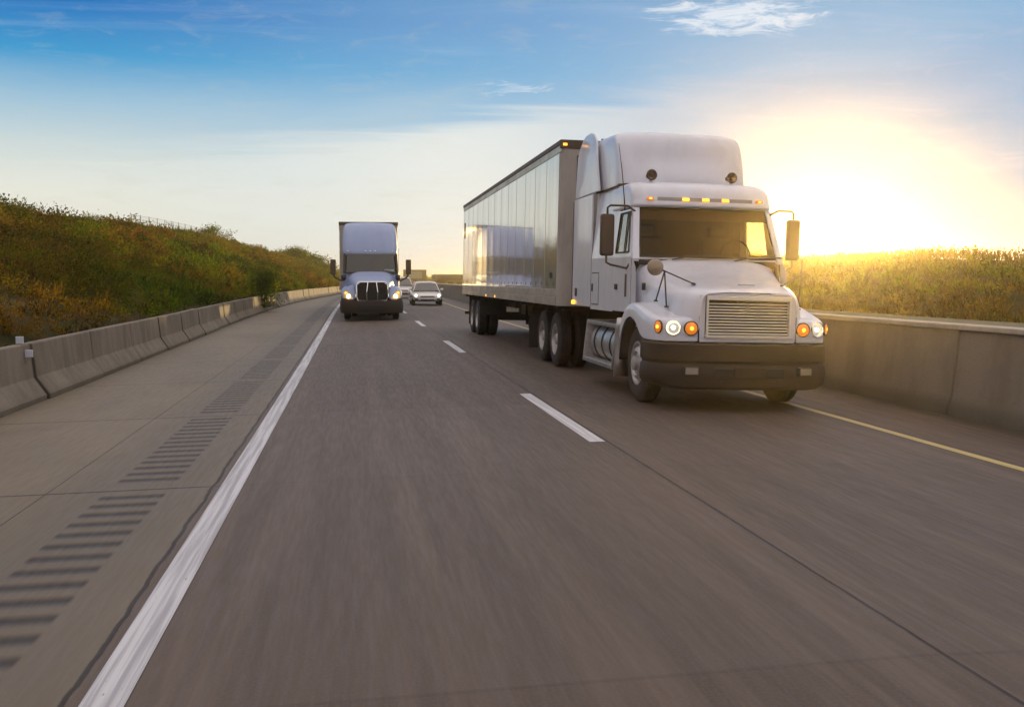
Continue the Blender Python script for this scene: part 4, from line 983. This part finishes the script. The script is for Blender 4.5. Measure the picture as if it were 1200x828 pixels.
# --- chassis, tanks, steps
b = MB(); b.box(-.5, -.38, .4, 9.2, .62, .92); b.box(.38, .5, .4, 9.2, .62, .92); b.box(-.9, .9, 1.2, 1.34, .42, .54)
for yw in (7.0, 8.35): b.box(-.85, .85, yw-.08, yw+.08, .42, .60)
b.box(-.55, .55, 6.5, 8.6, .92, 1.06); b.box(-.5, .5, .5, 2.0, .55, 1.2); b.box(-.8, .8, .3, .5, .35, .9)
b.build('chassis', M['chassis'], T1)
for sx in (-1, 1):
    tk = MB(); tk.lathe([(0, .001), (0, .26), (.03, .315), (.06, .325), (1.62, .325), (1.65, .315), (1.68, .26), (1.68, .001)], 'y', c=(sx*.73, 2.50, .66), n=32)
    tank = tk.build('fuel_tank', M['alu'], T1, auto=35)
    b = MB()
    for y in (2.85, 3.35, 3.85): b.lathe([(y, .328), (y, .337), (y+.05, .337), (y+.05, .328)], 'y', c=(sx*.73, 0, .66), n=32)
    b.build('tank_strap', M['chassis'], tank, smooth=False)
    b = MB()
    for z0_, z1_, x0_, x1_ in ((.93, .99, .88, 1.10), (.33, .40, .98, 1.16)):
        b.box(*sorted((sx*x0_, sx*x1_)), 2.40, 4.22, z0_, z1_)
    b.build('step', M['steel'], T1, bevel=.01)
    for y in (2.36, 4.22):
        b = MB(); b.loft([[(sx*x, yy, z) for x, z in ((.55, 1.0), (1.10, 1.0), (1.16, .33), (.62, .33))] for yy in (y, y+.03)], closed=True, cap=True); b.build('step_bracket', M['alu'], T1, bevel=.005)
    b = MB(); b.box(sx*.93-.3, sx*.93+.3, 9.05, 9.065, .22, .95); b.build('mudflap', M['rubber'], T1)
    wheel(T1, sx*(1.08-.12), WY, side=sx)
    for yw in (7.0, 8.35): wheel(T1, sx*(1.10-.135), yw, side=sx, dual=True)
trailer(T1, 5.88, L=16.3)

# ------------------------------------------------------------------ the pale blue truck
T2 = thing('semi_truck', 'smaller looking pale blue semi truck with dark bumper following in the left lane', 'truck', (.72, 40.9, rise(43)+surf(.72)), (.002, 0, radians(.6)))
B = M['bluepaint']
# hood
secs = [(.18, [(0, 1.50), (.30, 1.495), (.50, 1.47), (.60, 1.38), (.63, 1.2), (.64, .85)]),
        (.30, [(0, 1.58), (.32, 1.575), (.56, 1.55), (.68, 1.42), (.71, 1.2), (.72, .85)]),
        (.70, [(0, 1.70), (.35, 1.695), (.62, 1.66), (.76, 1.50), (.80, 1.25), (.80, .85)]),
        (1.20, [(0, 1.82), (.38, 1.815), (.70, 1.78), (.86, 1.60), (.90, 1.3), (.90, .85)]),
        (1.75, [(0, 1.95), (.40, 1.945), (.78, 1.92), (.95, 1.72), (1.0, 1.35), (1.0, .85)])]
b = MB(); b.loft([[(-x, y, z) for x, z in reversed(sc[1:])]+[(x, y, z) for x, z in sc] for y, sc in secs]); b.build('hood', B, T2, smooth=True, sub=2)
g2_ = bpy.data.objects.new('grille', None); COL.objects.link(g2_); g2_.parent = T2
gout = [(-.56, .78), (.56, .78), (.62, .95), (.60, 1.42), (.50, 1.52), (-.50, 1.52), (-.60, 1.42), (-.62, .95)]
b = MB(); b.loft([[(x*.93, y, 1.15+(z-1.15)*.93) for x, z in gout] for y in (.10, .16)], closed=True, cap=True); b.build('radiator_screen', M['vent'], g2_)
b = MB(); b.tube([(x, .10, z) for x, z in gout+gout[:1]], .032, 6, cap=False)
for sx in (-1, 1): b.tube([(sx*.17, .075, 1.50), (sx*.22, .07, 1.1), (sx*.20, .075, .80)], .026, 6)
b.build('grille_frame', M['chrome'], g2_, smooth=True)
for k in range(9):
    z = .84+k*.073; b = MB(); b.box(-.57, .57, .08, .11, z, z+.016); b.build('grille_bar', M['bumper'], g2_)
# fenders and headlamps
for sx in (-1, 1):
    rows = [[(.66, .22, .80), (.66, .22, 1.05), (.70, .26, 1.32), (.74, .34, 1.42)],
            [(.88, .24, .80), (.88, .25, 1.05), (.87, .32, 1.28), (.84, .45, 1.40)],
            [(1.06, .32, .80), (1.07, .34, 1.02), (1.03, .46, 1.20), (.95, .62, 1.36)],
            [(1.17, .52, .82), (1.18, .54, 1.0), (1.14, .68, 1.18), (1.0, .85, 1.36)],
            [(1.22, .85, 1.06), (1.22, .90, 1.13), (1.18, 1.0, 1.24), (1.0, 1.1, 1.38)],
            [(1.22, 1.4, 1.14), (1.22, 1.4, 1.18), (1.18, 1.4, 1.27), (1.0, 1.4, 1.40)],
            [(1.22, 1.85, .95), (1.22, 1.85, 1.05), (1.18, 1.85, 1.2), (1.02, 1.85, 1.36)]]
    b = MB(); b.loft([[(sx*x, y, z) for x, y, z in r] for r in rows]); b.build('fender', B, T2, smooth=True, sub=2, solid=.01)
    e = bpy.data.objects.new('headlamp', None); COL.objects.link(e); e.parent = T2
    b = MB(); out_ = [(.74, .195, .86), (.98, .235, .84), (1.12, .36, .90), (1.13, .40, 1.12), (1.04, .35, 1.20), (.86, .24, 1.05)]
    b.add([(sx*x, y, z) for x, y, z in out_]+[(sx*x, y+.06, z) for x, y, z in out_], [(0, 1, 2, 3, 4, 5)]+[(i, (i+1) % 6, 6+(i+1) % 6, 6+i) for i in range(6)]); b.build('lamp_housing', simple('lamp_glow_housing', (.6, .45, .25), .2, metal=.6, emit=(1, .55, .15), es=.30), e)
    b = MB(); b.lathe([(-.03, .001), (-.02, .062), (.02, .078)], 'y', c=(sx*.93, .20, .965), n=20); b.build('bulb', M['headflare'], e, smooth=True)
    b = MB(); b.lathe([(-.02, .001), (-.015, .035), (.02, .04)], 'y', c=(sx*1.04, .285, 1.10), n=12); b.build('turn_signal', M['amberlit'], e, smooth=True)
    wheel(T2, sx*.98, 1.30, side=sx, n=32)
    for yw in (5.6, 6.9): wheel(T2, sx*.97, yw, side=sx, dual=True, n=24)
bp2 = [(0, 0), (.4, .01), (.75, .06), (1.0, .16), (1.15, .32), (1.22, .55), (1.235, .85)]
pr2 = [(-.1, .30), (.0, .29), (.03, .40), (.03, .62), (0, .72), (-.02, .79), (-.12, .81)]
rr = []
for i, (x, y) in enumerate(bp2):
    a = Vector(bp2[max(0, i-1)]); c = Vector(bp2[min(len(bp2)-1, i+1)]); t = (c-a).normalized(); rr.append([(x+t.y*o_, y-t.x*o_, z+.08*sst(.9, 1.2, x)*(z > .6)) for o_, z in pr2])
b = MB(); b.loft([mirror_x(q) for q in reversed(rr[1:])]+rr); b.build('bumper', M['bumper'], T2, auto=40)
b = MB(); b.box(-.5, .5, -.045, -.02, .42, .60); b.build('bumper_vent', M['vent'], T2, bevel=.01)
# cab
b = MB(); b.loft([[(x, y, z) for x, y in plan(w_, yf, .18, 4.6, crown=.05)] for w_, yf, z in ((1.16, 1.72, 1.0), (1.16, 1.70, 1.9))]); b.build('cab_shell', B, T2, smooth=True)
rows = [(1.13, 2.16, .30, 2.66), (1.14, 2.14, .30, 2.72), (1.14, 2.18, .32, 2.90), (1.14, 2.30, .36, 3.2), (1.13, 2.46, .4, 3.5), (1.10, 2.66, .42, 3.75), (1.06, 2.85, .42, 3.90), (1.0, 3.05, .42, 3.99), (.85, 3.3, .4, 4.03), (.4, 3.6, .2, 4.05)]
b = MB(); b.loft([[(x, y, z) for x, y in plan(w_, yf, r, 4.6, crown=.09)] for w_, yf, r, z in rows]); b.build('roof_fairing', B, T2, smooth=True, sub=1)
b = MB(); b.loft([[(x, y, z) for x, y in plan(w_, yf, .16, 2.25+.1, crown=.06)] for w_, yf, z in ((1.10, 1.72, 1.90), (1.07, 2.14, 2.68))]); b.build('windshield', glass('truck_glass', (.12, .10, .10)), T2, smooth=True)
b = MB()
for sx in (-1, 1):
    b.tube([(sx*1.08, 1.76, 1.90), (sx*1.06, 2.16, 2.67)], .05, 6)
    b.box(*sorted((sx*1.05, sx*1.10)), 2.5, 4.6, 1.9, 2.68)
b.box(-1.08, 1.08, 1.68, 1.76, 1.86, 1.92)
b.build('window_frame', M['black'], T2)
b = MB(); b.box(-1.09, 1.09, 2.45, 2.5, 1.2, 2.68); b.box(-1.04, 1.04, 1.85, 2.1, 1.7, 1.90); b.build('cab_interior', M['seat'], T2)
b = MB(); b.box(.55, .95, 1.80, 1.81, 1.96, 2.04); b.build('windshield_sticker', M['sticker'], T2)
for x in (-.92, -.2, 0, .2, .92):
    b = MB(); b.lathe([(-.05, .001), (-.04, .03), (.04, .04)], 'y', c=(x, 2.19+.09*(x/1.1)**2+(.05 if abs(x) > .8 else 0), 2.79), n=10); o = b.build('clearance_lamp', M['chrome'], T2, smooth=True)
for sx in (-1, 1):
    e = bpy.data.objects.new('side_mirror', None); COL.objects.link(e); e.parent = T2
    b = MB(); b.box(*sorted((sx*1.42, sx*1.64)), 1.50, 1.60, 1.83, 2.44); b.build('mirror_housing', M['brown'], e, bevel=.03)
    b = MB(); b.tube([(sx*1.05, 1.8, 1.62), (sx*1.22, 1.72, 1.58), (sx*1.45, 1.60, 1.70), (sx*1.53, 1.55, 1.84)], .035, 6)
    b.lathe([(-.1, .001), (-.08, .11), (.08, .11), (.1, .001)], 'z', c=(sx*1.10, 1.80, 1.72), n=10); b.build('mirror_arm', M['black'], e, smooth=True)
b = MB(); b.tube([(1.14, 1.95, 1.8), (1.16, 1.98, 2.9)], .01, 5); b.build('antenna', M['black'], T2)
b = MB(); b.box(-.5, -.38, .5, 7.7, .6, .9); b.box(.38, .5, .5, 7.7, .6, .9); b.box(-.9, .9, .6, 1.7, .45, 1.0); b.box(-1.1, -.6, 2.1, 4.9, .42, 1.0); b.box(.6, 1.1, 2.1, 4.9, .42, 1.0)
for yw in (5.6, 6.9): b.box(-.85, .85, yw-.08, yw+.08, .42, .6)
b.build('chassis', M['chassis'], T2)
trailer(T2, 4.9, L=16.2, z1=4.13, plain=True)

# ------------------------------------------------------------------ cars behind
def car(name, label, loc, rz, paint, tall=1.0, lit=M['headflare']):
    t = thing(name, label, 'car', loc, (0, 0, rz), 'cars following the trucks')
    # body below the windows: rings along y (front y=0)
    L = 4.7
    secs = [(0.0, .62, .34, .58, .50), (.12, .80, .28, .66, .58), (.45, .88, .24, .72, .66), (1.2, .91, .22, .82, .74), (1.5, .91, .22, .90, .80), (2.6, .92, .22, .93, .82), (3.7, .91, .24, .95, .84), (4.4, .86, .30, .96, .86), (4.66, .74, .40, .90, .8), (4.7, .6, .5, .8, .7)]
    b = MB(); rings = []
    for y, w, zl, zt, zs in secs:
        k = tall if y > .9 else (1+(tall-1)*.8)
        half = [(0, zt), (w*.55, zt-.005), (w*.86, zt-.04), (w*.985, zs), (w, zs*.72+.06), (w*.97, zl+.08), (w*.85, zl), (0, zl)]
        rings.append([(x, y, z*k) for x, z in half]+[(-x, y, z*k) for x, z in reversed(half[1:-1])])
    b.loft(rings, closed=True, cap=True); b.build('body', paint, t, smooth=True, sub=1)
    zt = 1.44*tall; b0 = .90*tall
    gh = [(1.30, .70, b0-.04, .80, b0-.06), (1.95, .60, zt-.10, .62, zt-.1), (2.25, .60, zt-.02, .60, zt), (3.0, .60, zt-.01, .60, zt), (3.6, .58, zt-.08, .60, zt-.08), (4.3 if tall > 1.1 else 4.15, .66, b0, .7, b0)]
    # roof
    ry = [(1.92, zt-.085, .58), (2.3, zt-.012, .62), (3.0, zt, .62), (3.7, zt-.05, .58)]
    b = MB(); b.loft([[(-w*1.04, y, z-.06), (-w*.93, y, z-.01), (-w*.5, y, z+.012), (0, y, z+.016), (w*.5, y, z+.012), (w*.93, y, z-.01), (w*1.04, y, z-.06)] for y, z, w in ry]); b.build('roof', paint, t, smooth=True, solid=.02)
    dk = glass('car_glass', (.10, .10, .11), mixadd=.12)
    b = MB(); b.loft([[(-.76, 1.28, b0-.02), (-.4, 1.16, b0), (.4, 1.16, b0), (.76, 1.28, b0-.02)], [(-.60, 1.93, zt-.13), (-.3, 1.88, zt-.075), (.3, 1.88, zt-.075), (.60, 1.93, zt-.13)]]); b.build('windshield', dk, t, smooth=True)
    b = MB()
    for sx in (-1, 1): b.add([(sx*.86, 1.35, b0-.04), (sx*.86, 4.0, b0), (sx*.62, 3.7, zt-.11), (sx*.64, 2.0, zt-.13)], [(0, 1, 2, 3)])
    b.add([(-.7, 4.25, b0), (.7, 4.25, b0), (.58, 3.7, zt-.08), (-.58, 3.7, zt-.08)], [(0, 1, 2, 3)]); b.build('side_glass', dk, t)
    b = MB()
    for sx in (-1, 1):
        b.tube([(sx*.80, 1.27, b0-.04), (sx*.62, 1.93, zt-.11)], .03, 6); b.tube([(sx*.885, 2.6, b0-.03), (sx*.64, 2.6, zt-.09)], .03, 6); b.tube([(sx*.80, 4.2, b0), (sx*.62, 3.7, zt-.07)], .05, 6)
    b.build('window_pillar', paint, t, smooth=True)
    b = MB(); b.box(-.42, .42, -.015, .05, .51*tall, .57*tall); b.box(-.40, .40, -.005, .05, .29*tall, .37*tall); b.build('grille', M['vent'], t, bevel=.02)
    for sx in (-1, 1):
        e = bpy.data.objects.new('headlamp', None); COL.objects.link(e); e.parent = t
        b = MB(); o_ = [(.52, .02, .56), (.76, .09, .55), (.86, .26, .62), (.84, .33, .69), (.58, .06, .64)]
        b.add([(sx*x, y-.02, z*tall) for x, y, z in o_]+[(sx*x, y+.10, z*tall) for x, y, z in o_], [(0, 1, 2, 3, 4)]+[(i, (i+1) % 5, 5+(i+1) % 5, 5+i) for i in range(5)]); b.build('lamp_housing', M['reflector'], e)
        b = MB(); b.lathe([(-.05, .001), (-.04, .055), (.03, .075)], 'y', c=(sx*.68, .05, .60*tall), n=14); b.build('bulb', lit, e, smooth=True)
        b = MB(); b.box(sx*.66-.10, sx*.66+.10, .03, .09, .33*tall, .42*tall); b.build('fog_light_recess', M['vent'], t, bevel=.01)
        b = MB(); b.box(*sorted((sx*.88, sx*1.04)), 1.50, 1.60, b0+.0, b0+.13); b.build('side_mirror', paint, t, bevel=.03)
        for yw in (.95, 3.75): wheel(t, sx*.82, yw, r=.325*(1 if tall < 1.1 else 1.08), w=.21, side=sx, n=24)
    b = MB(); b.box(-.78, .78, 1.5, 4.0, .3, b0-.02); b.build('interior', M['seat'], t)
    return t
silver = simple('silver_car_paint', (.80, .77, .76), .3, metal=.0, coat=.6)
white2 = simple('white_car_paint', (.68, .68, .70), .28, coat=.6)
car('sedan_car', 'silver sedan with bright headlamps driving behind the white truck', (4.36, 61.5, rise(63)+surf(4.3)), -radians(1.0), silver)
car('suv_car', 'white car half hidden behind the pale blue truck', (3.75, 80.5, rise(81)+surf(3.2)), -radians(1.5), white2, tall=1.16)

# ------------------------------------------------------------------ far things
def at_px(px, Y): 
    a = (px-600)/1200; d = (a*cos(YAW)+sin(YAW))/(cos(YAW)-a*sin(YAW)); return d*Y     # lateral at forward distance Y
def z_px(py, px, Y):
    a = (px-600)/1200; zc = Y*cos(YAW)+at_px(px, Y)*sin(YAW); return 1.6+(330-py)/1200*zc
YB = 210.
x0, x1 = at_px(473, YB), at_px(500, YB); zb, zt = z_px(329, 490, YB), z_px(316, 490, YB)
bb = thing('billboard', 'blank pale billboard on two posts above the median behind the silver car', 'billboard', ((x0+x1)/2, YB, -.7))
hw = (x1-x0)/2; b = MB(); b.box(-hw, hw, -.15, .15, zb+.7, zt+.7); b.build('billboard_frame', simple('billboard_frame', (.14, .12, .08), .7), bb, bevel=.05)
b = MB(); b.box(-hw*.55, hw*.62, -.19, -.155, zb+.7+.5, zt+.7-.35); b.build('billboard_face', simple('billboard_face', (.30, .30, .24), .6, dirt=.4, dcol=(.2, .2, .15), scale=.5), bb)
for x in (.1*hw, .62*hw):
    b = MB(); b.tube([(x, 0, 0), (x, 0, zb+.7)], .22 if x < 0.3*hw else .30, 10); b.build('post', simple('billboard_post', (.10, .08, .06), .7), bb, smooth=True)
YS = 190.
x0, x1 = at_px(512, YS), at_px(575, YS); zt = z_px(321.5, 525, YS); zm = z_px(327, 525, YS)
bl = thing('flat_roof_building', 'low brown flat roofed building beyond the median left of the trailer', 'building', ((x0+x1)/2, YS, -.7))
hw = (x1-x0)/2
b = MB(); b.box(-hw, hw, 0, 9, 0, zm+.7); b.build('wall', simple('ochre_wall', (.30, .21, .09), .8, dirt=.5, dcol=(.14, .09, .05), scale=.6), bl)
b = MB(); b.box(-hw-.25, hw+.25, -.4, 9.3, zm+.7, zt+.7); b.build('roof_band', simple('roof_band', (.17, .13, .10), .7, dirt=.4, scale=.8), bl, bevel=.05)
for k in range(6):
    x = -hw+.9+k*(2*hw-1.8)/5; b = MB(); b.box(x-.5, x+.5, -.05, .0, .9, zm+.7-.5); b.build('window', simple('dark_pane', (.05, .04, .03), .2) if k == 0 else bpy.data.materials['dark_pane'], bl)
YS2 = 165.
x0, x1 = at_px(506, YS2), at_px(523, YS2)
sh = thing('storage_shed', 'small dark brown shed in front of the flat roofed building', 'shed', ((x0+x1)/2, YS2, -.7)); hw = (x1-x0)/2; zt = z_px(328.5, 515, YS2)+.7
b = MB(); b.loft([[(x, y, z) for x, z in ((-hw, 0), (-hw, zt-.25), (0, zt-.05), (hw, zt-.25), (hw, 0))] for y in (0, 3.)], closed=True, cap=True); b.build('wall', simple('shed_wall', (.11, .06, .04), .8, dirt=.4), sh)
b = MB(); b.loft([[(x, y, z) for x, z in ((-hw-.15, zt-.24), (0, zt-.02), (hw+.15, zt-.24), (hw+.15, zt-.18), (0, zt+.04), (-hw-.15, zt-.18))] for y in (-.15, 3.15)], closed=True, cap=True); b.build('roof', simple('shed_roof', (.13, .08, .05), .7), sh)

# far woodland seen as one mass left and right of the trucks
def wood(name, spots_):
    Pp, D, Ls, Ws, T = [], [], [], [], []
    for (x, y, z, r, hg, nl, sz, tn) in spots_:
        th = rng.random(nl)*2*pi; u_ = rng.random(nl); ph = np.arccos(1-1.3*u_); q = r*rng.uniform(.6, 1.05, nl)*(1+.18*np.sin(th*3+x)+.12*np.sin(ph*5+y))
        p = np.stack([x+q*np.sin(ph)*np.cos(th), y+q*np.sin(ph)*np.sin(th), z+hg*.45+hg*.55*(q/r)*np.cos(ph)], 1)
        Pp.append(p); D.append(rng.normal(size=(nl, 3))+np.array([0, 0, .3])); Ls.append(sz*rng.uniform(.7, 1.6, nl)); Ws.append(sz*rng.uniform(.5, 1., nl)); T.append(tn+rng.normal(size=nl)*.08)
    o = leaves(name, np.concatenate(Pp), np.concatenate(D), np.concatenate(Ls), np.concatenate(Ws), np.concatenate(T)); o['kind'] = 'stuff'; return o
sp_ = []
for k in range(70):
    px = rng.uniform(376, 470); Y = rng.uniform(260, 330); tall_ = 26 if px < 400 else 12
    sp_.append((at_px(px, Y), Y, -.7, rng.uniform(3, 5), (tall_-5+rng.uniform(-4, 4))/1200*Y*.7+1.5, 420, .45, .36))
wood('distant_wood', sp_)
sp_ = []
for k in range(60):
    px = rng.uniform(462, 600); Y = rng.uniform(330, 420)
    sp_.append((at_px(px, Y), Y, -.7, rng.uniform(3.5, 6), rng.uniform(2.5, 4.5), 300, .55, .40))
wood('distant_scrub', sp_)

# ------------------------------------------------------------------ haze
HZ = bpy.data.materials.new('haze_air'); HZ.use_nodes = True; t = HZ.node_tree; t.nodes.clear()
o_ = N(t, 'ShaderNodeOutputMaterial'); pv = N(t, 'ShaderNodeVolumePrincipled', i_Density=.0010, i_Anisotropy=.90); pv.inputs['Color'].default_value = (.99, .82, .42, 1)
t.links.new(pv.outputs[0], o_.inputs['Volume'])
b = MB(); b.box(-1220, 1220, -420, 1620, -1.8, 8.1); hz = b.build('haze', HZ); hz['kind'] = 'stuff'
